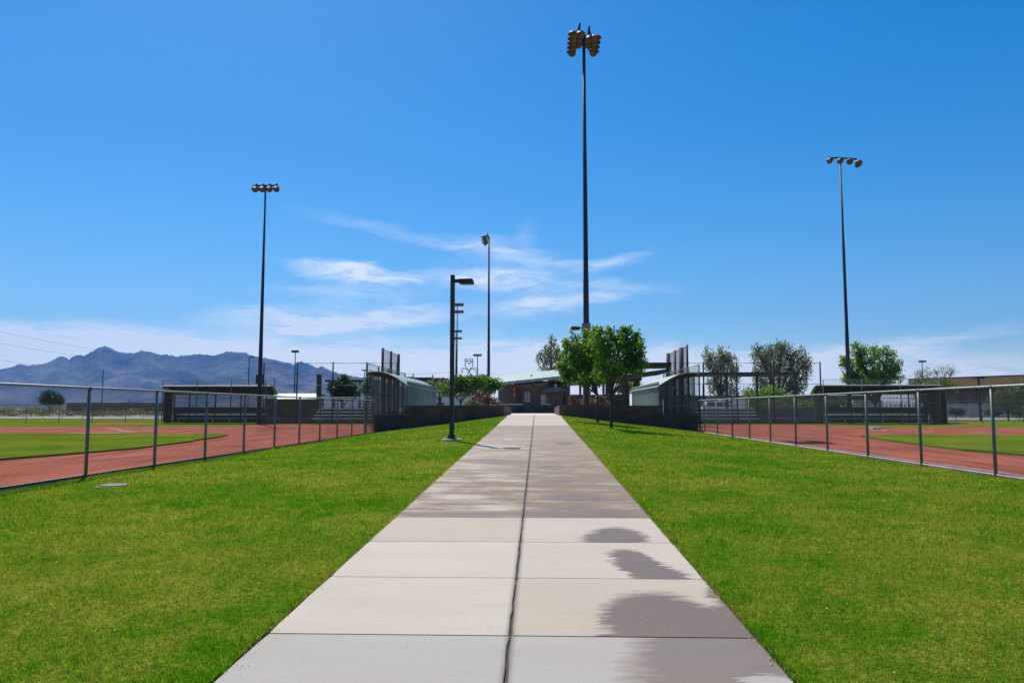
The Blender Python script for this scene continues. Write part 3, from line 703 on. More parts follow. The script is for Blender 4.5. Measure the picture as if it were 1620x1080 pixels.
# ------------------------------------------------------------------ lights
def fixture(parent, o, d, r=.30):
    o = Vector(o); d = Vector(d).normalized()
    m = MB(); m.lathe(o, d, [(-.42, .10), (-.28, .12), (-.10, r*.62), (.06, r*.93), (.16, r), (.17, r*.97), (.07, r*.9)], 14, cap=False)
    m.lathe(o, d, [(-.42, .10), (-.421, .001)], 14, cap=False)
    # visor: upper half shell
    u = Vector((0, 0, 1)); u = (u-d*u.dot(d)).normalized(); s = d.cross(u); n0 = len(m.v); K = 9
    for t_, q in ((.14, r*1.03), (.46, r*1.0)):
        for k in range(K+1):
            a = math.pi*k/K; 
            tt = t_ if t_ < .2 else .14+(t_-.14)*math.sin(a)**.6
            m.v.append(tuple(o+d*tt+(s*math.cos(a)+u*math.sin(a))*q))
    for k in range(K): m.f.append((n0+k, n0+k+1, n0+K+1+k+1, n0+K+1+k))
    f = m.build('floodlight', M['visor'], parent, True)
    MB().lathe(o+d*.10, d, [(0, r*.9), (.02, r*.7), (.035, .01)], 14, cap=False).build('lens', M['lens'], f, True)
def sport_pole(label, base, top, r0, r1, fixtures, arms, group='tall sports light poles', n=12):
    base = Vector(base); top = Vector(top); h = top.z-base.z
    t = thing('sports_light_pole', label, 'light pole', base, group=group)
    MB().lathe((0, 0, -.2), (0, 0, 1), [(0, r0*1.02), (h*.35, r0*.86), (h*.351, r0*.80), (h*.68, r0*.62), (h*.681, r0*.57), (h+.1, r1)], 14).build('shaft', M['pole'], t, True)
    for a, c in arms:
        MB().bar(Vector(a)+Vector((0, 0, h)), Vector(c)+Vector((0, 0, h)), .13, .13).build('crossarm', M['pole'], t)
    for o, d in fixtures: fixture(t, Vector(o)+Vector((0, 0, h)), d)
    return t, h
# centre pole: two arms running along y
c0 = P(928, 600, 49); ct = P(923.5, 50, 49)
t, h = sport_pole('very tall light pole with two stacked banks of lamps rising behind the green trees', (ct.x, 49, PZ), (ct.x, 49, ct.z), .21, .10,
    [((-.66, -.62+i*.62, -.52), (-.45, -.6, -.62)) for i in range(5)]+[((-.22-.05*i, -.55+i*.62, -.50), (-.15, -.7, -.62)) for i in range(3)]+[((.70, -.30+i*.66, -.62), (.45, -.6, -.62)) for i in range(4)]+[((.34, -.10+i*.66, -.60), (.1, -.7, -.62)) for i in range(2)],
    [((-.32, -1.0, 0), (-.32, 2.1, 0)), ((.32, -.75, -.1), (.32, 2.0, -.1)), ((-.4, .4, -.15), (.4, .4, -.15))])
for i in range(5): MB().bar((-.34, -.62+i*.62, h), (-.5, -.62+i*.62, h-.45), .09).build('lamp_bracket', M['pole'], t)
for i in range(4): MB().bar((.34, -.30+i*.66, h-.1), (.5, -.30+i*.66, h-.5), .09).build('lamp_bracket', M['pole'], t)
MB().lathe((0, 0, 5.4), (0, 0, 1), [(0, .29), (.5, .29)], 12).build('collar', M['steel'], t)
q = P(905, 519, 49); hb = q.z-PZ
f = MB().bar((-.25, 0, hb), (-.45, 0, hb), .08).build('area_light_arm', M['pole'], t)
MB().lathe((-.40, 0, hb), (-1, 0, 0), [(0, .06), (.08, .13), (.5, .15), (.62, .05)], 10).build('area_light', M['pole'], f)
# left pole
b_ = P(411, 610, 67); tp = P(419.5, 294, 67)
t, h = sport_pole('tall light pole in front of the far left dugout and the mountains', (b_.x, 67, FZ), (b_.x, 67, tp.z), .20, .07,
    [((-.85+i*.66, -.25, -.34), (.10-.05*i, -.75, -.62)) for i in range(4)]+[((-.95+i*.62, .25, -.12), (-.3, .6, -.5)) for i in range(4)],
    [((-1.15, 0, 0), (1.1, 0, 0))])
MB().box(-.27, .27, -.26, .26, 3.5, 4.35).build('electrical_box', M['pole'], t)
# right pole
b_ = P(1343, 612, 72.5); tp = P(1330, 250, 72.5)
t, h = sport_pole('tall light pole left of the round green tree behind the far right dugout', (b_.x, 72.5, FZ), (b_.x, 72.5, tp.z), .20, .07,
    [((-1.15, -.2, -.32), (.15, -.85, -.4)), ((-.15, -.25, -.36), (-.05, -.85, -.45)), ((.8, -.25, -.42), (-.35, -.8, -.45)), ((1.75, -.2, -.5), (-.5, -.6, -.55)), ((1.75, .3, -.55), (.6, .5, -.5))],
    [((-1.15, 0, 0), (0, 0, 0)), ((0, 0, 0), (1.6, 0, -.15))])
# mid pole seen end on
b_ = P(773, 610, 96); tp = P(774, 374, 96)
t, h = sport_pole('slender tall light pole right of the street lamp with one lamp bank', (b_.x, 96, PZ), (b_.x, 96, tp.z), .21, .09,
    [((-.50, -1.2+i*.8, -.35-.1*i), (-.8, -.3, -.5)) for i in range(4)], [((-.1, -1.5, 0), (-.1, 1.5, 0)), ((-.45, 0, .12), (0, 0, -.1))])
# distant banks
def far_pole(px, ptop, pbase, Y, label, rows, arm, size=.42, z0=0.):
    tp = P(px, ptop, Y); t = thing('sports_light_pole', label, 'light pole', (tp.x, Y, z0), group='distant light poles'); h = tp.z-z0
    MB().tube((0, 0, 0), (0, 0, h), Y*.0008+.05, Y*.0005, n=8).build('shaft', M['pole'], t, True)
    for k in range(rows):
        z = h-k*Y*.0095
        MB().bar((-arm/2, 0, z), (arm/2, 0, z), Y*.0005).build('crossarm', M['pole'], t)
        m = MB(); n = 4
        for i in range(n):
            x = -arm/2+arm*i/(n-1); m.lathe((x, -.1, z), (0, -.7, -.6), [(-size*.6, size*.2), (0, size*.75), (size*.6, size)], 8)
        m.build('lamp_bank', M['visor'], t)
far_pole(723.5, 481, 600, 150, 'distant tall light pole with double lamp rows just right of the street lamp', 2, 1.9)
far_pole(721.5, 523, 600, 215, 'more distant light pole with grey lamp rows hidden half behind the street lamp', 2, 2.6, .5)
far_pole(755.5, 561, 610, 260, 'small distant light pole with flat lamp head beside the pylon', 1, 2.2, .5)
far_pole(1458.5, 571, 610, 230, 'small distant light pole above the long right building', 1, 1.6, .4)
far_pole(467.5, 555, 625, 140, 'pale distant light pole with two lamp rows before the mountain tail', 1, .9, .32)
far_pole(577, 585, 625, 170, 'tiny double headed lamp right of the dark left tree', 1, 1.0, .22)
def street_lamp_small(px, ptop, Y, label, side=1):
    tp = P(px, ptop, Y); t = thing('area_lamp', label, 'street lamp', (tp.x, Y, FZ), group='small distant area lamps'); h = tp.z-FZ
    MB().tube((0, 0, 0), (0, 0, h), .10, .07, 8).build('pole', M['pole'], t, True)
    MB().bar((0, 0, h), (.35*side, 0, h), .07).build('arm', M['pole'], t)
    MB().box(min(.3*side, .95*side), max(.3*side, .95*side), -.2, .2, h-.08, h+.12).build('lamp_head', M['visor'], t)
street_lamp_small(394.5, 565, 118, 'thin lamp post with square head left of the tall left pole')
street_lamp_small(138, 626, 200, 'tiny dark lamp post on the desert edge left of the wooden pole')
street_lamp_small(1341.5, 578, 84, 'dark lamp post half hidden behind the right tall pole', -1)
street_lamp_small(1112, 607, 85, 'small pale lamp post right of the near right dugout')
# T lamp behind right fence
tp = P(1548, 598, 84); t = thing('area_lamp', 'short dark T shaped lamp before the long right building', 'street lamp', (tp.x, 84, FZ), group='small distant area lamps'); h = tp.z-FZ
MB().tube((0, 0, 0), (0, 0, h), .12, .1, 8).build('pole', M['pole'], t); MB().box(-.55, .55, -.2, .2, h-.05, h+.12).build('lamp_head', M['pole'], t)

# near street lamp
bz = float(zl(-2.72, 24.0)); tp = P(715.5, 435, 24); hh = tp.z-bz
t = thing('street_lamp', 'dark square street lamp with one shoebox head beside the walk', 'street lamp', (-2.70, 24, bz), R(-3))
MB().lathe((0, 0, -.1), (0, 0, 1), [(0, .30), (.15, .30), (.17, .28)], 20).build('concrete_footing', M['kerb'], t)
MB().box(-.145, .145, -.145, .145, .075, .10).box(-.095, .095, -.095, .095, .10, .20).build('base_plate', M['pole'], t)
MB().bar((0, 0, .2), (0, 0, hh), .125, .125, up=(0, 1, 0)).build('shaft', M['pole'], t)
MB().box(.0625, .078, -.035, .035, .35, .55).build('hand_hole_cover', M['pole'], t)
MB().bar((.06, 0, hh-.20), (.30, 0, hh-.19), .07, .11).build('arm', M['pole'], t)
hd = MB(); hd.hexa([(.22, -.17, hh-.29), (.68, -.17, hh-.30), (.68, .17, hh-.30), (.22, .17, hh-.29), (.23, -.15, hh-.15), (.65, -.15, hh-.15), (.65, .15, hh-.15), (.23, .15, hh-.15)])
hd = hd.build('lamp_head', M['pole'], t); MB().box(.30, .62, -.12, .12, hh-.318, hh-.302).build('lens', M['lens'], hd)
t.rotation_euler = (0, 0, R(-6))

# utility poles and pylon
def wood_pole(px, ptop, Y, label, cross=True):
    tp = P(px, ptop, Y); t = thing('utility_pole', label, 'utility pole', (tp.x, Y, .1), group='distant utility poles'); h = tp.z-.1
    MB().tube((0, 0, 0), (0, 0, h), .22, .15, 8).build('pole', M['bark'], t)
    if cross: MB().bar((-1.2, 0, h-.7), (1.2, 0, h-.7), .12).build('crossarm', M['bark'], t)
wood_pole(163.5, 585, 260, 'thin wooden utility pole standing alone before the mountains', False)
wood_pole(434.5, 598, 260, 'thin utility pole right of the tall left light pole', True)
wood_pole(205, 630, 330, 'tiny utility pole between the wooden pole and the far left dugout', True)
def pylon():
    Y = 700; t = thing('transmission_pylon', 'lattice transmission pylon with shield shaped head above the left centre trees', 'pylon', (P(742, 600, Y).x, Y, 0)); x0 = t.location.x
    s = Y/1200; zz = lambda py: EYE+(645-py)*s*.998
    q = lambda px, py, dy=0: (P(px, py, Y).x-x0, dy, P(px, py, Y).z)
    m = MB(); w = .55
    for dy in (-1.2, 1.2):
        for a, c in [((736, 568), (748, 568)), ((736, 568), (736, 579)), ((748, 568), (748, 579)), ((736, 579), (741, 585)), ((748, 579), (743, 585)), ((736, 571), (748, 571)),
                     ((737, 571), (742, 576)), ((747, 571), (742, 576))]: m.bar(q(*a, dy), q(*c, dy), w)
    for px, py in [(736, 568), (748, 568), (736, 574), (748, 574), (736, 579), (748, 579), (742, 585)]: m.bar(q(px, py, -1.2), q(px, py, 1.2), w)
    m.build('head_frame', M['steel'], t)
    m = MB()
    for sx in (-1, 1):
        c = 742+sx*6
        for a, d in [((742+sx*1, 585), (742+sx*12, 582)), ((742+sx*1, 583), (742+sx*12, 582)), ((742+sx*9, 583), (742+sx*11, 590)), ((742+sx*13, 583), (742+sx*11, 590))]: m.bar(q(*a), q(*d), w*.8)
    m.build('crossarm', M['steel'], t)
    m = MB(); zt = P(742, 585, Y).z; n = 9
    for sx in (-1, 1):
        for sy in (-1, 1): m.bar((sx*.8, sy*.8, zt), (sx*4, sy*4, 0), w*.7)
    for i in range(n):
        a = i/n; c = (i+1)/n; wa = .8+3.2*a; wc = .8+3.2*c; za = zt*(1-a); zc = zt*(1-c)
        for sy in (-1, 1): m.bar((-wa, sy*wa, za), (wc, sy*wc, zc), w*.5); m.bar((wa, sy*wa, za), (-wc, sy*wc, zc), w*.5)
    m.build('lattice_legs', M['steel'], t)
pylon()
for lab, d0, arm in (('upper faint power line sagging from the left sky to the pylon', -19, -11), ('middle power line sagging from the left sky to the pylon', 0, 0), ('lower power line crossing the mountain face to the pylon', 27, 11)):
    pxs = [-300, -150, 0, 107, 200, 290, 390, 520, 640, 731]; A = [478, 513, 543, 560.5, 573, 583, 590, 594, 592, 588]; Ys = [180, 212, 250, 290, 330, 370, 430, 520, 620, 700]
    pts = [P(px+arm*(Yy/700), y+d0*(1-min(1, max(0, px/640))), Yy) for px, y, Yy in zip(pxs, A, Ys)]
    pp = []
    for i in range(len(pts)-1):
        p0 = pts[max(i-1, 0)]; p1 = pts[i]; p2 = pts[i+1]; p3 = pts[min(i+2, len(pts)-1)]
        for k in range(6):
            u = k/6; pp.append(.5*((2*p1)+(p2-p0)*u+(2*p0-5*p1+4*p2-p3)*u*u+(3*p1-p0-3*p2+p3)*u**3))
    tag(MB().path(pp+[pts[-1]], .032, 4).build('power_line', M['pole']), lab, 'power line', 'overhead power lines')
pa = [P(753, 584, 700), P(780, 590, 640), P(805, 598, 590), P(860, 606, 520)]
tag(MB().path(pa, .05, 4).build('power_line', M['pole']), 'short power line dropping right from the pylon behind the building roof', 'power line', 'overhead power lines')

# ------------------------------------------------------------------ buildings
def concession():
    Y = 67.0; X = lambda px: P(px, 620, Y).x; Z = lambda py: P(850, py, Y).z
    t = thing('concession_building', 'low brown block concession building with tilted pale green roof at the end of the walk', 'building', (0, 0, 0))
    w = MB(); w.box(X(811), X(899), Y, Y+6, PZ, Z(611)); w.build('wall', M['bldg'], t)
    MB().box(X(786), X(811)-.01, Y+2.2, Y+6, PZ, Z(606)).build('recess_wall', M['shadewall'], t)
    MB().box(X(812), X(898), Y+.6, Y+5, Z(611)+.002, Z(602)).build('clerestory', M['glass'], t)
    m = MB()
    for px in (843, 868, 888): m.box(X(px)-.06, X(px)+.06, Y+.45, Y+.55, Z(611), Z(598))
    m.build('clerestory_posts', M['bldg'], t)
    x0, x1 = X(777), X(898.5); zl_, zr = Z(608), Z(595.5); n = 9
    m = MB()
    for i in range(n):
        a = i/n; c = (i+1)/n; xa = x0+(x1-x0)*a; xc = x0+(x1-x0)*c; za = zl_+(zr-zl_)*a+.0; zc = zl_+(zr-zl_)*c-.03
        m.hexa([(xa, Y-1.6, za), (xc, Y-1.6, zc), (xc, Y+8, zc+1.02), (xa, Y+8, za+1.02), (xa, Y-1.6, za+.07), (xc, Y-1.6, zc+.07), (xc, Y+8, zc+1.10), (xa, Y+8, za+1.10)])
    m.build('roof', M['greenroof'], t)
    m = MB()
    for i in range(n):
        a = i/n; c = (i+1)/n; xa = x0+(x1-x0)*a; xc = x0+(x1-x0)*c-.02; za = zl_+(zr-zl_)*a; zc = zl_+(zr-zl_)*c-.03
        m.hexa([(xa, Y-1.66, za-.18), (xc, Y-1.66, zc-.18), (xc, Y-1.61, zc-.18), (xa, Y-1.61, za-.18), (xa, Y-1.66, za+.07), (xc, Y-1.66, zc+.07), (xc, Y-1.61, zc+.07), (xa, Y-1.61, za+.07)])
    m.build('fascia', M['green'], t)
    MB().tube((X(840.5), Y+2, Z(600)), (X(840.5), Y+2, Z(591)), .07).build('vent_pipe', M['pole'], t)
    # awning: bowed teal band over the counter
    m = MB(); K = 10; xa, xb = X(858), X(897)
    for i in range(K):
        u0, u1 = i/K, (i+1)/K; p0 = xa+(xb-xa)*u0; p1 = xa+(xb-xa)*u1; z0 = Z(615.5)+.16*math.sin(u0*math.pi*.7); z1 = Z(615.5)+.16*math.sin(u1*math.pi*.7)
        y0 = Y-.35-.5*math.sin(u0*math.pi); y1 = Y-.35-.5*math.sin(u1*math.pi)
        m.hexa([(p0, y0, z0-.38), (p1, y1, z1-.38), (p1, y1+.05, z1-.38), (p0, y0+.05, z0-.38), (p0, y0, z0), (p1, y1, z1), (p1, y1+.05, z1), (p0, y0+.05, z0)])
    m.build('awning', M['teal'], t)
    for a, c in ((863, 869), (891, 895)): MB().box(X(a), X(c), Y-.03, Y-.004, Z(640), Z(624.5)).build('window', M['glass'], t)
    MB().box(X(855.5), X(863), Y-.04, Y-.004, Z(639), Z(624.5)).build('menu_board', M['signwhite'], t)
    MB().box(X(856), X(872), Y-.32, Y-.01, Z(640), Z(639.2)).build('counter', M['alu'], t)
    MB().box(X(817), X(825), Y-.05, Y-.004, PZ, Z(615)).build('door', M['ramada'], t)
    f = MB().box(X(830), X(838.5), Y-.05, Y-.004, Z(635.5), Z(620)).build('notice_sign', M['signwhite'], t)
    m = MB(); m.lathe((X(834), Y-.052, Z(622.3)), (0, -1, 0), [(0, .10), (.006, .10)], 12)
    for i in range(5): m.box(X(831.2), X(837.2)-.05*(i % 2), Y-.056, Y-.051, Z(626+i*1.8), Z(625.3+i*1.8))
    m.build('sign_marks', M['shadewall'], f)
    f = MB().box(X(811.5), X(816), Y-.10, Y-.06, Z(627), Z(612)).build('red_banner', M['red'], t)
    m = MB()
    for z in (614.3, 621.5, 624.4): m.box(X(812.6), X(814.8), Y-.107, Y-.101, Z(z+1.2), Z(z-.3))
    m.build('banner_marks', M['signwhite'], f)
    MB().box(X(877), X(881), Y-.2, Y-.02, Z(612.5), Z(607.5)).build('wall_light', M['white'], t)
    MB().tube((X(899.5), Y-.9, PZ), (X(899.5), Y-.9, Z(597)), .10).build('column', M['bldg'], t)
    # right extension behind trees
    MB().box(X(901), X(1000), Y+3, Y+9, PZ, Z(623)).build('rear_wall', M['shadewall'], t)
    m = MB(); m.hexa([(X(899), Y-.5, Z(609)), (X(1008), Y-.5, Z(603)), (X(1008), Y+9, Z(601)), (X(899), Y+9, Z(606)), (X(899), Y-.5, Z(605)), (X(1008), Y-.5, Z(599.5)), (X(1008), Y+9, Z(597)), (X(899), Y+9, Z(602))])
    m.build('side_roof', M['green'], t)
    for px in (918, 924, 955, 985, 994): MB().box(X(px)-.1, X(px)+.1, Y, Y+.2, PZ, Z(606)).build('column', M['stucco'] if px == 924 else M['bldg'], t)
concession()

def ramada(label, x0, x1, y0, y1, zt, th, cols, zb=FZ, name='ramada', slant=0, mat='ramada', colr=.11):
    t = thing(name, label, 'shade structure', ((x0+x1)/2, (y0+y1)/2, zb), group='shade structures around the fields'); cx, cy = (x0+x1)/2, (y0+y1)/2
    a, c = x0-cx, x1-cx; e, f = y0-cy, y1-cy; z = zt-zb
    m = MB(); m.hexa([(a, e, z-th-slant), (c, e, z-th), (c, f, z-th), (a, f, z-th-slant), (a, e, z-slant), (c, e, z), (c, f, z), (a, f, z-slant)]); m.build('roof', M[mat], t)
    for (x, y) in cols: MB().bar((x-cx, y-cy, 0), (x-cx, y-cy, z-th-slant*(c-(x-cx))/(c-a)-.01), colr*2, colr*2, up=(0, 1, 0)).build('column', M[mat], t)
    return t
def rx(px, Y): return P(px, 620, Y).x
def rz(py, Y): return P(850, py, Y).z
ramada('flat dark shade roof behind the right wing fence', rx(1087, 76), rx(1263, 76), 76, 80, rz(589, 76), .30, [(rx(p, 76.5), 76.6) for p in (1150, 1198, 1259)])
ramada('upper dark shade roof beside the right backstop', rx(948, 61), rx(1063, 61), 61, 64.5, rz(573.5, 61), .33, [(rx(1056.5, 63), 63)], PZ)
ramada('lower slanting dark shade roof between the green trees and right dugout', rx(940, 58), rx(1054, 58), 58, 62, rz(584, 58), .30, [(rx(1010, 60), 60), (rx(960, 60), 60)], PZ, slant=.75)
ramada('low shade roof with brown posts left of the right dugout', rx(975, 66), rx(1012, 66), 64.5, 68, rz(598, 66), .25, [(rx(991, 66), 66.2), (rx(1006, 66), 66.2)], PZ)
for i, (a, c, lab) in enumerate(((636, 652.5, 'left'), (655.5, 682, 'middle'), (686.5, 704, 'right'))):
    ramada({'left': 'dark shade roof segment just above the near left dugout roof', 'middle': 'middle dark shade roof segment above the left garden trees', 'right': 'dark shade roof segment just left of the street lamp'}[lab],
           rx(a, 82), rx(c, 82), 82, 85, rz(595.5+i*.9, 82), .52, [(rx((a+c)/2, 83), 83)], FZ)
ramada('thin dark shade roof behind the left bleachers', rx(514, 88), rx(592, 88), 88, 91, rz(600, 88), .25, [(rx(p, 88.3), 88.4) for p in (529, 541, 569)])
for px, lab in ((504.5, 'thick dark square column left of the dark left tree'),):
    t = thing('square_column', lab, 'column', (rx(px, 78), 78, FZ)); MB().bar((0, 0, 0), (0, 0, rz(593, 78)-FZ), .42, .42, up=(0, 1, 0)).build('shaft', M['ramada'], t); MB().box(-.25, .25, -.25, .25, rz(593, 78)-FZ, rz(593, 78)-FZ+.08).build('cap', M['ramada'], t)
for px, py, lab in ((653.5, 592.5, 'thin white post between the left and middle shade roofs'), (684.5, 594, 'thin white post between the middle and right shade roofs')):
    t = thing('white_post', lab, 'post', (rx(px, 81), 81, FZ)); z = rz(py, 81)-FZ; MB().bar((0, 0, 0), (0, 0, z), .16).build('shaft', M['white'], t); MB().tube((0, -.1, z-.8), (0, -.1, z+.15), .04).build('finial', M['pole'], t)

# long shed roof behind wing fence left (pale)
t = thing('storage_shed', 'long low shed with pale green curved roof right of the far left dugout', 'shed', (rx(460, 84), 84, FZ)); w = (rx(505, 84)-rx(418, 84))/2
MB().box(-w+.2, w-.2, .2, 3, 0, 2.6).build('wall', M['brick'], t)
pr = [(-.3, 2.4), (.3, 2.75), (1.2, 3.0), (2.2, 3.05), (3.3, 2.8), (3.3, 2.72), (2.2, 2.97), (1.2, 2.92), (.3, 2.67), (-.3, 2.32)]
m = MB(); n = len(pr); m.v = [(-w, y, z) for y, z in pr]+[(w, y, z) for y, z in pr]
m.f = [(k, (k+1) % n, n+(k+1) % n, n+k) for k in range(n)]+[tuple(range(n-1, -1, -1)), tuple(range(n, 2*n))]; m.build('roof', M['greenroof'], t)

# long building at the right
def long_building():
    t = thing('long_building', 'long low building with tan fascia and deep shaded front at the right edge', 'building', (0, 0, 0))
    a = P(1437, 601, 136); c = P(1640, 594, 118); e = c+(c-a)*.6; zt = 6.65
    d = (e-a).normalized(); n = Vector((-d.y, d.x, 0)).normalized()
    def slab(o0, o1, z0, z1, s0=0, s1=1, nm='fascia', mt='tan'):
        p = a+(e-a)*s0; q = a+(e-a)*s1
        MB().hexa([(p+n*o0).xy.to_3d()+Vector((0, 0, z0)), (q+n*o0).xy.to_3d()+Vector((0, 0, z0)), (q+n*o1).xy.to_3d()+Vector((0, 0, z0)), (p+n*o1).xy.to_3d()+Vector((0, 0, z0)),
                   (p+n*o0).xy.to_3d()+Vector((0, 0, z1)), (q+n*o0).xy.to_3d()+Vector((0, 0, z1)), (q+n*o1).xy.to_3d()+Vector((0, 0, z1)), (p+n*o1).xy.to_3d()+Vector((0, 0, z1))]).build(nm, M[mt], t)
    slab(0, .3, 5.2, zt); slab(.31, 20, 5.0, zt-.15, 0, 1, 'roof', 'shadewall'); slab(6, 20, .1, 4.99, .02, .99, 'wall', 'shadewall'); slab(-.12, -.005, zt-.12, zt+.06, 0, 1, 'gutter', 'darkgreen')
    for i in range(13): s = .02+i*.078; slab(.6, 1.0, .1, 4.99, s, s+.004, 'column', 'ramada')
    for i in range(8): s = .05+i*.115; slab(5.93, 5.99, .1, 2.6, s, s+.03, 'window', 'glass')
long_building()
t = thing('dark_roof_building', 'low distant building with dark flat roof between the grey trees on the right', 'building', (rx(1200, 150), 150, .1))
MB().box(-14, 22, 0, 12, 0, 3.2).build('wall', M['shadewall'], t); MB().box(-14.5, 22.5, -.6, 12.5, 3.2, 3.9).build('roof', M['darkgreen'], t)
t = thing('pale_building', 'pale low building glimpsed behind the left garden trees', 'building', (rx(718, 100), 100, FZ))
MB().box(-3.6, 3.2, 0, 6, 0, 3.0).build('wall', M['stucco'], t); MB().box(-3.8, 3.4, -.2, 6.2, 3.0, 3.15).build('roof', M['signwhite'], t)
for x in (-2.3, 1.5): MB().box(x, x+1, -.03, -.004, .1, 2.1).build('door', M['shadewall'], t)
t = thing('boundary_wall', 'long dark low wall on the desert edge below the mountains', 'wall', (rx(180, 165), 165, .1))
MB().box(-10.5, 12, 0, .3, 0, 2.55).build('wall', M['ramada'], t); MB().box(-10.6, 12.1, -.05, .35, 2.55, 2.62).build('coping', M['shadewall'], t)
t = thing('boundary_wall', 'brown block wall added behind the left bleachers in place of dark tree shade', 'wall', (rx(540, 79), 79, FZ))
MB().box(-6.0, 3.4, 0, .2, 0, 1.3).build('wall', M['brick'], t); MB().box(-6.05, 3.45, -.03, .23, 1.3, 1.36).build('coping', M['shadewall'], t)  # added as a dark backdrop, standing in for tree shade behind the bleachers
t = thing('boundary_wall', 'grey block wall behind the right bleachers', 'wall', (rx(1180, 84), 84, FZ))
MB().box(-6.8, 12, 0, .2, 0, 1.25).build('wall', M['shadewall'], t); MB().box(-6.85, 12.05, -.03, .23, 1.25, 1.32).build('coping', M['bldg'], t)

# bleachers
def bleachers(label, px0, px1, Y, rows=5, z0=FZ):
    x0, x1 = rx(px0, Y), rx(px1, Y); cx = (x0+x1)/2; w = (x1-x0)/2
    t = thing('bleachers', label, 'bleachers', (cx, Y, z0), group='aluminium bleachers by the backstops')
    for i in range(rows):
        MB().box(-w, w, i*.62, i*.62+.25, .42+i*.30-.04, .42+i*.30).build('seat_plank', M['alu'], t)
        if i: MB().box(-w, w, i*.62-.36, i*.62-.1, .15+i*.30-.04, .15+i*.30).build('foot_plank', M['alu'], t)
    for k in range(4):
        x = -w+.3+k*(2*w-.6)/3; m = MB(); m.bar((x, 0, .1), (x, rows*.62-.4, .1+rows*.3-.05), .06)
        for i in range(rows): m.bar((x, i*.62+.12, 0), (x, i*.62+.12, .38+i*.3), .05)
        m.build('support_frame', M['steel'], t)
    m = MB(); y = rows*.62-.2; z = rows*.3
    for zz in (z+.9, z+.45): m.tube((-w, y, zz), (w, y, zz), .022)
    for k in range(5): m.tube((-w+k*w/2, y, .0), (-w+k*w/2, y, z+.9), .022)
    m.build('guard_rail', M['steel'], t)
bleachers('aluminium bleachers behind the left backstop fence', 494, 590, 70.5)
bleachers('small aluminium bleachers behind the right backstop fence', 1108, 1200, 71.5, 4)
# aluminium bench inside the right dugout end
for x, y, lab in ((rx(1104, 80), 80, 'small white bench beside the right wing fence'),):
    t = thing('bench', lab, 'bench', (x, y, FZ)); MB().box(-.9, .9, -.2, .2, .9, .95).build('seat', M['white'], t)
    for sx in (-.7, .7): MB().box(sx-.04, sx+.04, -.15, .15, 0, .9).build('leg', M['white'], t)
# picnic table by the concession
t = thing('picnic_table', 'dark picnic table at the left corner of the concession building', 'table', (rx(806, 64), 64, PZ))
MB().box(-1.1, 1.1, -.38, .38, .72, .77).build('tabletop', M['alu'], t)
for s in (-1, 1): MB().box(-1.1, 1.1, s*.75-.13, s*.75+.13, .42, .46).build('seat', M['pole'], t)
for sx in (-.8, .8): m = MB(); m.bar((sx, -.75, 0), (sx, .25, .72), .06); m.bar((sx, .75, 0), (sx, -.25, .72), .06); m.bar((sx, -.75, .4), (sx, .75, .4), .05); m.build('leg', M['pole'], t)

# vehicles
def suv(label, loc, rz_, s=1):
    t = thing('parked_car', label, 'car', loc, rz_)
    sec = [(-2.45, .45), (-2.5, .95), (-2.40, 1.12), (-1.35, 1.18), (2.30, 1.18), (2.42, 1.05), (2.45, .45), (1.95, .32), (-2.0, .32)]
    m = MB(); m.extrude([(x, z) for x, z in sec], (-.95, .95)); m.build('body', M['white'], t)
    top = [(-1.35, 1.182), (-.65, 1.82), (-.2, 1.90), (2.0, 1.88), (2.32, 1.182)]
    n = len(top); m = MB(); m.v = [(x, -.92+(.14 if z > 1.3 else 0), z) for x, z in top]+[(x, .92-(.14 if z > 1.3 else 0), z) for x, z in top]
    m.f = [(k, (k+1) % n, n+(k+1) % n, n+k) for k in range(n)]+[tuple(range(n-1, -1, -1)), tuple(range(n, 2*n))]; m.build('cabin', M['white'], t)
    for sy in (-1, 1):
        for x0, x1, x2, x3 in ((-1.02, -.12, -.12, -.50), (.0, .92, .92, .0), (1.04, 2.02, 1.88, 1.04)):
            za, zb = 1.25, 1.76; ya = sy*(.905+.012); yb = sy*(.80+.012)
            MB().face([(x0, ya, za), (x1, ya, za), (x2, yb, zb), (x3, yb, zb)]).build('side_window', M['glass'], t)
    MB().face([(-1.30, -.80, 1.25), (-1.30, .80, 1.25), (-.72, .72, 1.79), (-.72, -.72, 1.79)]).build('windscreen', M['glass'], t)
    for x in (-1.5, 1.5):
        for sy in (-1, 1):
            w = MB().lathe((x, sy*.72, .36), (0, sy, 0), [(0, .36), (.22, .36), (.24, .33)], 18).build('wheel', M['black'], t)
            MB().lathe((x, sy*.965, .36), (0, sy, 0), [(0, .21), (.01, .19)], 12).build('rim', M['alu'], w)
    m = MB(); m.tube((-.3, -.6, 1.97), (1.8, -.6, 1.97), .03).tube((-.3, .6, 1.97), (1.8, .6, 1.97), .03); m.build('roof_rack', M['steel'], t)
    for sy in (-.7, .7): MB().box(-2.53, -2.49, sy-.16, sy+.16, .82, 1.0).build('headlight', M['glass'], t)
struct('parking_lot', MB().box(14, 40, 93.5, 100.5, .1, .51), M['plaza'])
suv('white sport utility car parked behind the right backstop fence', (rx(1141, 97), 97, .52), R(180))
t = thing('white_van', 'white van partly hidden behind the grey tree right of the parked car', 'van', (rx(1163, 99), 99.2, .52))
m = MB(); m.extrude([(-2.6, .4), (-2.6, 1.2), (-2.0, 2.15), (2.6, 2.2), (2.6, .4)], (-1, 1)); m.build('body', M['white'], t)
for sy in (-1.005, 1.005): MB().box(-1.9, -.8, min(sy, sy*.99), max(sy, sy*.99), 1.35, 1.9).build('window', M['glass'], t)
for x in (-1.7, 1.7):
    for sy in (-.9, .9): MB().lathe((x, sy-.12, .36), (0, 1, 0), [(0, .36), (.24, .36)], 14).build('wheel', M['black'], t)
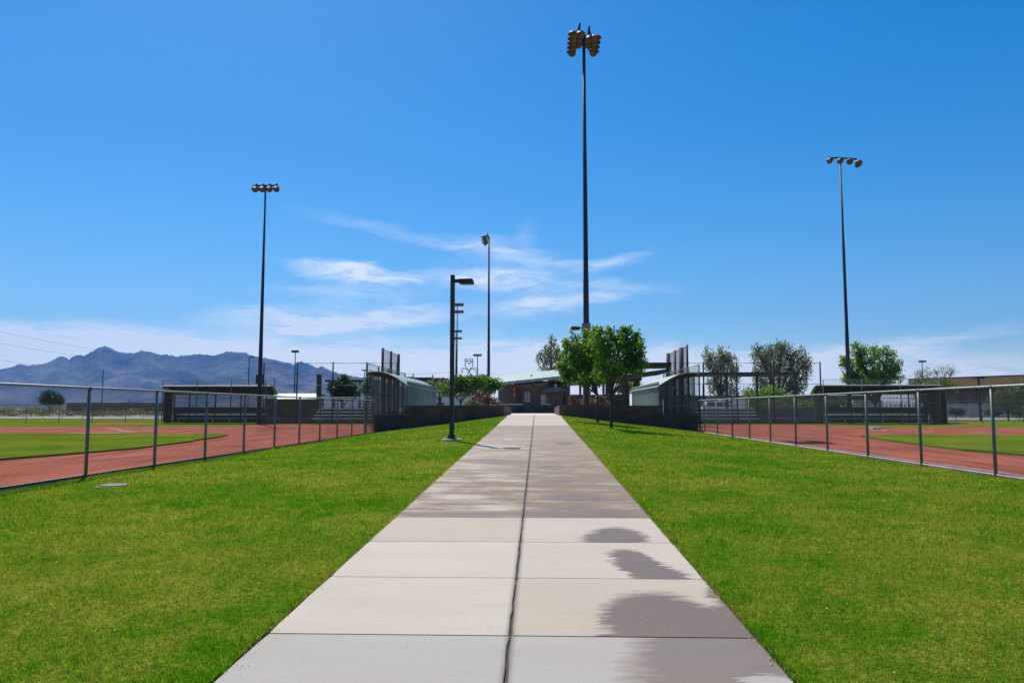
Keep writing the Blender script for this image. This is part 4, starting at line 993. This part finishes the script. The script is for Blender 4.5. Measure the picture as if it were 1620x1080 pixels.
t = thing('box_truck', 'white box truck glimpsed through the far right dugout', 'truck', (rx(1366, 90), 90, .2))
MB().box(-1.6, 1.7, -1, 1, .6, 2.3).build('cargo_box', M['white'], t); m = MB(); m.extrude([(-2.9, .5), (-2.9, 1.1), (-2.4, 1.8), (-1.62, 1.8), (-1.62, .5)], (-.95, .95)); m.build('cab', M['signwhite'], t)
for x in (-2.2, 1.0):
    for sy in (-.85, .85): MB().lathe((x, sy-.12, .36), (0, 1, 0), [(0, .38), (.24, .38)], 14).build('wheel', M['black'], t)

# ------------------------------------------------------------------ trees
def leaves(centres, per, spread, size, name, mat, parent, droop=0., aspect=1.6, seed=1):
    r = np.random.default_rng(seed); n = len(centres)*per
    c = np.repeat(np.array(centres), per, 0)+r.normal(0, 1, (n, 3))*np.array(spread)
    if droop: c[:, 2] -= np.abs(r.normal(0, droop, n))
    d = r.normal(0, 1, (n, 3)); 
    if droop: d[:, 2] -= 2.5
    d /= np.linalg.norm(d, axis=1, keepdims=True); u = r.normal(0, 1, (n, 3)); s = np.cross(d, u); s /= np.linalg.norm(s, axis=1, keepdims=True)
    L = size*r.uniform(.6, 1.3, (n, 1))*aspect; W_ = size*r.uniform(.6, 1.3, (n, 1))
    v = np.stack([c-d*L/2, c+s*W_/2, c+d*L/2, c-s*W_/2], 1).reshape(-1, 3)
    return npmesh(name, v, np.arange(len(v)).reshape(-1, 4), mat, parent)
def crown_centres(blobs, n, seed, shell=.55):
    r = np.random.default_rng(seed); w = np.array([b[3]*b[4]*b[5] for b in blobs])**.7; w /= w.sum(); out = []
    for b, k in zip(blobs, r.multinomial(n, w)):
        d = r.normal(0, 1, (k, 3)); d /= np.linalg.norm(d, axis=1, keepdims=True); q = r.uniform(shell**3, 1, (k, 1))**(1/3)*r.uniform(.85, 1.08, (k, 1))
        out.append(np.array(b[:3])+d*q*np.array(b[3:6]))
    return np.concatenate(out)
def tree(name, label, base, blobs, ntw, per, spread, size, leaf, fork=1.0, r0=.08, droop=0., aspect=1.6, bark='bark', group=None, seed=1, trunks=None, shell=.45, cat='tree'):
    base = Vector(base); t = thing(name, label, cat, base, group=group); rr = random.Random(seed)
    bl = [(b[0]-base.x, b[1]-base.y, b[2]-base.z, b[3], b[4], b[5]) for b in blobs]
    cs = crown_centres(bl, ntw, seed, shell)
    m = MB(); f = Vector((rr.uniform(-.05, .05), 0, fork))
    m.path([(0, 0, -.1), (rr.uniform(-.03, .03), 0, fork*.5), f], [r0*1.25, r0, r0*.85], 8)
    for b in bl:
        c = Vector(b[:3]); mid = f.lerp(c, .5)+Vector((rr.uniform(-.15, .15), rr.uniform(-.15, .15), rr.uniform(0, .2)))*b[3]
        m.path([f-Vector((0, 0, .05)), mid, c], [r0*.7, r0*.45, r0*.2], 6)
        for k in range(5):
            q = Vector((rr.gauss(0, 1), rr.gauss(0, 1), rr.gauss(.3, .8))).normalized(); q = Vector((q.x*b[3], q.y*b[4], q.z*b[5]))*.85
            m.path([mid.lerp(c, rr.random()), c+q*.5+Vector((0, 0, .05)), c+q], [r0*.25, r0*.15, r0*.05], 4)
    m.build('trunk', M[bark], t, True)
    leaves(cs, per, spread, size, 'crown', M[leaf], t, droop, aspect, seed)
    return t
def blobs_px(lst, Y, dy=.5):
    out = []
    for px, py, rx_, ry_ in lst:
        c = P(px, py, Y); s = Y/1200; out.append((c.x, c.y+random.uniform(-dy, dy)*rx_*s, c.z, rx_*s, max(rx_, ry_)*s*.9, ry_*s))
    return out
def zlf(x, y): return float(zl(x, y))
# two young trees on the right lawn + one behind the wall
x = P(967, 660, 33.5).x
tree('young_tree', 'young bright green tree on the right lawn, nearest to the walk trees', (x, 33.5, zlf(x, 33.5)), blobs_px([(975, 565, 34, 34), (950, 545, 22, 26), (1003, 552, 16, 24), (985, 535, 14, 18), (957, 590, 20, 14), (1000, 580, 18, 20), (994, 523, 5, 9), (949, 523, 5, 8), (1012, 572, 9, 14), (965, 528, 9, 12), (1009, 532, 5, 8), (1016, 548, 5, 7), (972, 516, 4, 5), (986, 520, 4, 7), (940, 520, 5, 7)], 33.5), 540, 13, (.08, .08, .07), .088, 'leaf_bright', 1.35, .055, group='young trees by the walk', seed=3)
x = P(945, 660, 40).x
tree('young_tree', 'young bright green tree with slim trunk behind the nearest lawn tree', (x, 40, zlf(x, 40)), blobs_px([(930, 560, 30, 32), (905, 570, 22, 26), (890, 585, 9, 14), (925, 590, 26, 14), (945, 560, 20, 30), (909, 545, 16, 14), (935, 532, 14, 10), (900, 598, 12, 8), (908, 527, 5, 5), (883, 578, 5, 8), (925, 524, 5, 5), (896, 540, 6, 6)], 40), 540, 13, (.095, .095, .08), .10, 'leaf_bright', 1.5, .06, group='young trees by the walk', seed=5)
x = P(929, 640, 47.5).x
tree('young_tree', 'third green tree standing just behind the right block wall', (x, 47.5, PZ), blobs_px([(925, 585, 30, 22), (960, 590, 28, 16), (940, 600, 30, 10)], 47.5), 330, 12, (.12, .12, .10), .11, 'leaf_mid', 1.1, .07, group='young trees by the walk', seed=8)
# plants right of entrance
for i, (px, py, rr_, lf, lab) in enumerate([(908, 634, 9, 'flower', 'pink flowering shrub behind the right block wall, beside the entrance'), (931, 634, 9, 'leaf_olive', 'olive shrub behind the right block wall under the trees'), (950, 632, 10, 'flower', 'pink flowering shrub behind the right block wall under the nearest lawn tree')]):
    c = P(px, py, 50+i)
    tree('shrub', lab, (c.x, c.y, PZ), [(c.x, c.y, c.z, rr_/24, .4, .28), (c.x+.25, c.y, c.z-.25, .35, .3, .25)], 80, 12, (.08, .08, .07), .07, lf, .3, .02, cat='shrub', group='shrubs behind the block walls', seed=40+i, shell=.2)
# left garden trees between dugout and building
for (px, lst, Y, leaf, lab, sd_, n_) in [
    (729, [(735, 612, 26, 15), (712, 616, 18, 12), (750, 606, 22, 12), (728, 602, 12, 8)], 58, 'leaf_mid', 'spreading garden tree with leaning trunk right of the street lamp', 11, 420),
    (770, [(770, 612, 18, 14), (783, 608, 9, 8), (762, 603, 14, 8)], 62, 'leaf_mid', 'garden tree against the left corner of the concession building', 12, 260),
    (697, [(695, 614, 22, 9), (678, 610, 12, 7), (706, 609, 14, 8)], 60, 'leaf_olive', 'low yellowish green garden tree left of the street lamp', 13, 260)]:
    b = P(px, 640, Y); tree('garden_tree', lab, (b.x, Y, PZ), blobs_px(lst, Y), n_, 12, (.14, .14, .12), .12, leaf, .9, .07, group='garden trees left of the building', seed=sd_)
c = P(768, 633, 54)
tree('shrub', 'wide pink flowering shrub behind the left block wall', (c.x, c.y, PZ), blobs_px([(762, 632, 18, 9), (778, 636, 14, 7), (760, 624, 9, 6), (752, 640, 14, 6)], 54), 300, 10, (.10, .10, .08), .075, 'flower', .25, .03, cat='shrub', group='shrubs behind the block walls', seed=21, shell=.2)
c = P(750, 638, 52)
tree('shrub', 'low green shrub behind the left block wall beside the pink one', (c.x, c.y, PZ), blobs_px([(748, 637, 10, 5), (757, 640, 9, 4)], 52), 80, 10, (.08, .08, .06), .07, 'leaf_olive', .2, .02, cat='shrub', group='shrubs behind the block walls', seed=22, shell=.2)
# tall eucalyptus behind building
b = P(872, 600, 95)
tree('eucalyptus_tree', 'tall drooping grey green tree rising behind the concession roof', (b.x, 95, PZ), blobs_px([(872, 548, 13, 18), (862, 565, 12, 18), (880, 570, 12, 20), (868, 585, 14, 14), (853, 562, 5, 10), (872, 534, 6, 8), (888, 560, 8, 14), (884, 590, 10, 14)], 95), 240, 10, (.13, .13, .2), .13, 'leaf_grey', 3.5, .16, droop=.55, aspect=2.4, group='drooping grey green trees', seed=31, shell=.2)
b = P(1141, 640, 112)
tree('eucalyptus_tree', 'narrow drooping grey green tree above the parked car', (b.x, 112, .2), blobs_px([(1143, 556, 12, 14), (1121, 560, 10, 14), (1132, 575, 16, 18), (1155, 570, 14, 18), (1142, 595, 20, 18), (1162, 590, 10, 16), (1128, 610, 14, 12), (1150, 616, 18, 12), (1118, 572, 6, 10)], 112), 400, 11, (.18, .18, .2), .15, 'leaf_grey', 3.0, .20, droop=.7, aspect=2.6, group='drooping grey green trees', seed=32, shell=.2)
b = P(1232, 640, 112)
tree('eucalyptus_tree', 'broad drooping grey green tree behind the flat shade roof', (b.x, 112, .2), blobs_px([(1232, 560, 26, 22), (1203, 562, 16, 18), (1258, 564, 18, 20), (1276, 572, 9, 16), (1238, 545, 14, 9), (1195, 550, 9, 9), (1215, 585, 24, 20), (1250, 590, 22, 20), (1200, 600, 12, 14), (1270, 598, 8, 12), (1222, 612, 20, 12), (1255, 612, 16, 12)], 112), 820, 11, (.19, .19, .2), .15, 'leaf_grey', 3.0, .26, droop=.7, aspect=2.6, group='drooping grey green trees', seed=33, shell=.2)
b = P(1385, 640, 86)
tree('mesquite_tree', 'round bright green tree behind the far right dugout', (b.x, 86, .2), blobs_px([(1378, 565, 24, 20), (1360, 555, 14, 12), (1400, 562, 16, 14), (1355, 585, 22, 18), (1395, 592, 28, 16), (1375, 600, 34, 14), (1415, 595, 14, 14), (1340, 572, 10, 8), (1352, 545, 7, 6), (1410, 580, 12, 10), (1420, 572, 6, 5), (1345, 600, 14, 12)], 86), 800, 13, (.17, .17, .15), .155, 'leaf_lime', 1.8, .17, group='trees beyond the right field', seed=34, shell=.3)
b = P(1478, 655, 94)
tree('palo_verde_tree', 'sparse airy tree in front of the long right building', (b.x+1, 94, .2), blobs_px([(1462, 592, 16, 10), (1496, 588, 16, 10), (1510, 584, 6, 8), (1480, 586, 8, 6), (1452, 590, 8, 6), (1448, 605, 10, 6)], 94), 150, 9, (.25, .25, .16), .085, 'leaf_grey', 2.6, .10, group='trees beyond the right field', seed=35, shell=.2)
b = P(1462, 655, 90)
tree('palo_verde_tree', 'yellow green tree with slanting trunk in front of the long right building', (b.x, 90, .2), blobs_px([(1462, 620, 22, 18), (1485, 612, 18, 16), (1452, 608, 14, 12), (1500, 620, 12, 12), (1470, 634, 20, 8)], 90), 430, 12, (.25, .25, .2), .13, 'leaf_olive', 1.4, .10, group='trees beyond the right field', seed=36, shell=.25)
b = P(1595, 655, 88)
tree('desert_bush', 'large yellow green bush near the right edge before the long building', (b.x, 88, .2), blobs_px([(1592, 626, 20, 16), (1612, 620, 16, 18), (1578, 638, 16, 12), (1605, 642, 20, 10), (1635, 625, 18, 18)], 88), 520, 12, (.22, .22, .2), .125, 'leaf_olive', .8, .08, group='trees beyond the right field', seed=37, shell=.25, cat='bush')
for i, (px, py, a, c_, Y, lab) in enumerate([(1465, 648, 16, 6, 92, 'low dark bush left of the slanting tree foot by the slatted fence'), (1512, 651, 12, 5, 92, 'low dark bush right of the slanting tree by the slatted fence'), (1570, 652, 12, 5, 90, 'small dark bush under the large yellow green bush'), (1612, 652, 14, 6, 90, 'dark bush at the right edge of the gravel')]):
    b = P(px, 655, Y); tree('low_bush', lab, (b.x, Y, .2), blobs_px([(px, py, a, c_), (px+a*.5, py+1, a*.6, c_*.8)], Y), 120, 11, (.15, .15, .1), .10, 'leaf_dark', .25, .04, cat='bush', group='low bushes by the right boundary', seed=60+i, shell=.1)
b = P(1215, 640, 80)
tree('lime_bush', 'bright lime green bush behind the right wing fence', (b.x, 82, .2), blobs_px([(1195, 628, 20, 12), (1183, 620, 10, 8), (1222, 622, 18, 12), (1250, 632, 14, 9), (1205, 638, 24, 8)], 82), 480, 12, (.16, .16, .14), .12, 'leaf_lime', .8, .07, group='trees beyond the right field', seed=38, shell=.25, cat='bush')
b = P(1300, 640, 86)
tree('lime_bush', 'green bush seen through the left half of the far right dugout', (b.x, 86, .2), blobs_px([(1300, 640, 22, 10), (1330, 638, 14, 9), (1275, 642, 14, 8)], 86), 240, 12, (.18, .18, .14), .13, 'leaf_mid', .6, .06, group='trees beyond the right field', seed=39, shell=.25, cat='bush')
b = P(1040, 640, 76)
tree('lime_bush', 'bright green tree seen through the near right dugout end', (b.x, 76, .2), blobs_px([(1040, 622, 12, 12), (1000, 610, 14, 8), (1045, 610, 10, 8), (985, 616, 10, 8)], 76), 300, 12, (.16, .16, .14), .12, 'leaf_bright', 1.4, .08, group='trees beyond the right field', seed=41, shell=.25)
# left trees
b = P(542, 655, 80)
tree('dense_tree', 'dense dark green round tree behind the left bleachers', (b.x, 80, .2), blobs_px([(545, 613, 18, 16), (530, 612, 12, 12), (558, 620, 10, 12), (545, 600, 10, 7), (538, 626, 14, 8)], 80), 520, 13, (.15, .15, .13), .13, 'leaf_dark', 1.5, .12, group='trees beyond the left field', seed=51, shell=.3)
b = P(582, 655, 84)
tree('dense_tree', 'narrow ragged tree between the dark tree and the left dugout', (b.x, 84, .2), blobs_px([(583, 606, 7, 12), (578, 615, 8, 8), (586, 592, 4, 7), (590, 620, 6, 8)], 84), 150, 12, (.16, .16, .14), .12, 'leaf_mid', 1.8, .09, group='trees beyond the left field', seed=52, shell=.3)
b = P(79, 650, 150)
tree('desert_bush', 'lone round green bush on the desert below the mountains', (b.x, 150, .1), blobs_px([(79, 630, 16, 9), (72, 634, 12, 7), (88, 633, 10, 8), (79, 624, 9, 5)], 150), 420, 10, (.35, .35, .25), .22, 'leaf_dark', .8, .1, group='trees beyond the left field', seed=53, shell=.2, cat='bush')
# desert scrub belt
cs = []
r2 = np.random.default_rng(99)
for i in range(420):
    px = r2.uniform(-260, 620); Y = r2.uniform(126, 330); c = P(px, 640, Y); hgt = r2.uniform(.6, 1.7)*(1+.5*(Y > 200)); 
    k = 16; th_ = r2.uniform(0, 6.28, k); rr_ = r2.uniform(0, 1.5, k)*hgt
    cs += [(c.x+a*math.cos(b), Y+a*math.sin(b), .1+hgt*(1-.3*a/hgt)*u) for a, b, u in zip(rr_, th_, r2.uniform(.2, 1, k))]
for i in range(120):
    px = r2.uniform(1380, 1900); Y = r2.uniform(124, 200); c = P(px, 640, Y); k = 10
    cs += [(c.x+r2.normal(0, .6), Y+r2.normal(0, .6), .1+r2.uniform(.1, 1.0)) for _ in range(k)]
o = leaves(cs, 9, (.32, .32, .2), .22, 'desert_scrub', M['scrub'], None, 0, 1.4, 77); tag(o, 'belt of dry desert scrub beyond the outfield', 'scrub', kind='stuff')

# ------------------------------------------------------------------ mountains
def vnoise(x, y, seed):
    xi = np.floor(x).astype(int); yi = np.floor(y).astype(int); fx = x-xi; fy = y-yi; fx = fx*fx*(3-2*fx); fy = fy*fy*(3-2*fy)
    def h(a, b): 
        n = (a*374761393+b*668265263+seed*974634777) & 0xffffffff; n = ((n ^ (n >> 13))*1274126177) & 0xffffffff; return ((n ^ (n >> 16)) & 0xffff)/65535.
    return (h(xi, yi)*(1-fx)+h(xi+1, yi)*fx)*(1-fy)+(h(xi, yi+1)*(1-fx)+h(xi+1, yi+1)*fx)*fy
def mountain(name, prof, D, depth, seed, label_name):
    pxs = np.array([p[0] for p in prof], float); pys = np.array([p[1] for p in prof], float)
    na, nd = 620, 90; pa = np.linspace(pxs[0], pxs[-1], na); H = np.array([P(a, b, D).z for a, b in zip(pa, np.interp(pa, pxs, pys))]); H = np.maximum(H, 0)
    H = H*(1+.030*(vnoise(pa*.22, pa*0, seed)-.5)+.022*(vnoise(pa*.6, pa*0, seed+3)-.5))
    X = np.array([P(a, 640, D).x for a in pa]); u = np.linspace(-1, 1, nd)
    XX, UU = np.meshgrid(X, u, indexing='ij'); HH = np.repeat(H[:, None], nd, 1); YY = D+UU*depth
    a = np.abs(UU); XW = XX+260*(vnoise(XX/700, YY/700, seed+9)-.5)
    n1 = np.abs(vnoise(XW/330, YY/520, seed)*2-1); n2 = np.abs(vnoise(XW/150, YY/200, seed+1)*2-1); n3 = vnoise(XW/60, YY/70, seed+2)
    ridge = .46*n1+.33*n2+.21*n3
    sh = (1-a)**1.15; cut = np.clip(a*3.2, 0, 1)
    Z = HH*sh*(1-cut*.74*ridge)-5*(a > .97)
    # scale along the view ray so that x keeps its bearing
    V = np.stack([XX*(YY/D), YY, Z+.1], 2).reshape(-1, 3)
    F = np.array([(i*nd+j, (i+1)*nd+j, (i+1)*nd+j+1, i*nd+j+1) for i in range(na-1) for j in range(nd-1)])
    o = npmesh(name, V, F, M['mount']); o['kind'] = 'structure'; return o
profA = [(-700, 612), (-500, 596), (-300, 600), (-160, 588), (-60, 590), (0, 583), (14, 579), (28, 574), (40, 575.5), (55, 575), (70, 573), (80, 567), (93, 562), (100, 563), (106, 567), (112, 562), (122, 559), (130, 561), (140, 555), (150, 549), (158, 545.5), (163, 545.5), (170, 548.5), (183, 555), (200, 555.5), (212, 556.5), (220, 553.5), (229, 553), (245, 558.5), (262, 560), (279, 562.5), (284, 560), (300, 558.5), (316, 558.5), (340, 560), (350, 556), (358, 553.5), (370, 554), (385, 556), (396, 562), (410, 564.5), (425, 571), (440, 577), (455, 584), (468, 582), (480, 590), (495, 585), (507, 578), (520, 584), (535, 590), (560, 594), (600, 600), (640, 612), (680, 625), (750, 643)]
profB = [(330, 590), (380, 566), (396, 562), (415, 565), (430, 568), (440, 570), (450, 571), (462, 575), (466, 573), (476, 569), (485, 573), (497, 578), (515, 590), (560, 605), (640, 640)]
mountain('mountain', profA, 4300, 900, 5, ''); mountain('mountain', profB, 5100, 500, 15, '')

# ------------------------------------------------------------------ haze
hz = MB().box(-5400, 5400, -80, 6000, -1.2, 760).build('haze', bpy.data.materials.new('haze_air')); hz['kind'] = 'stuff'; hz['label'] = 'thin blue air haze over the desert'
hm = hz.data.materials[0]; hm.use_nodes = True; nt = hm.node_tree; nt.nodes.clear()
ou = nt.nodes.new('ShaderNodeOutputMaterial'); pv = nt.nodes.new('ShaderNodeVolumePrincipled'); nt.links.new(pv.outputs[0], ou.inputs['Volume'])
pv.inputs['Color'].default_value = (.15, .45, 1, 1); pv.inputs['Density'].default_value = .00012; pv.inputs['Anisotropy'].default_value = .2
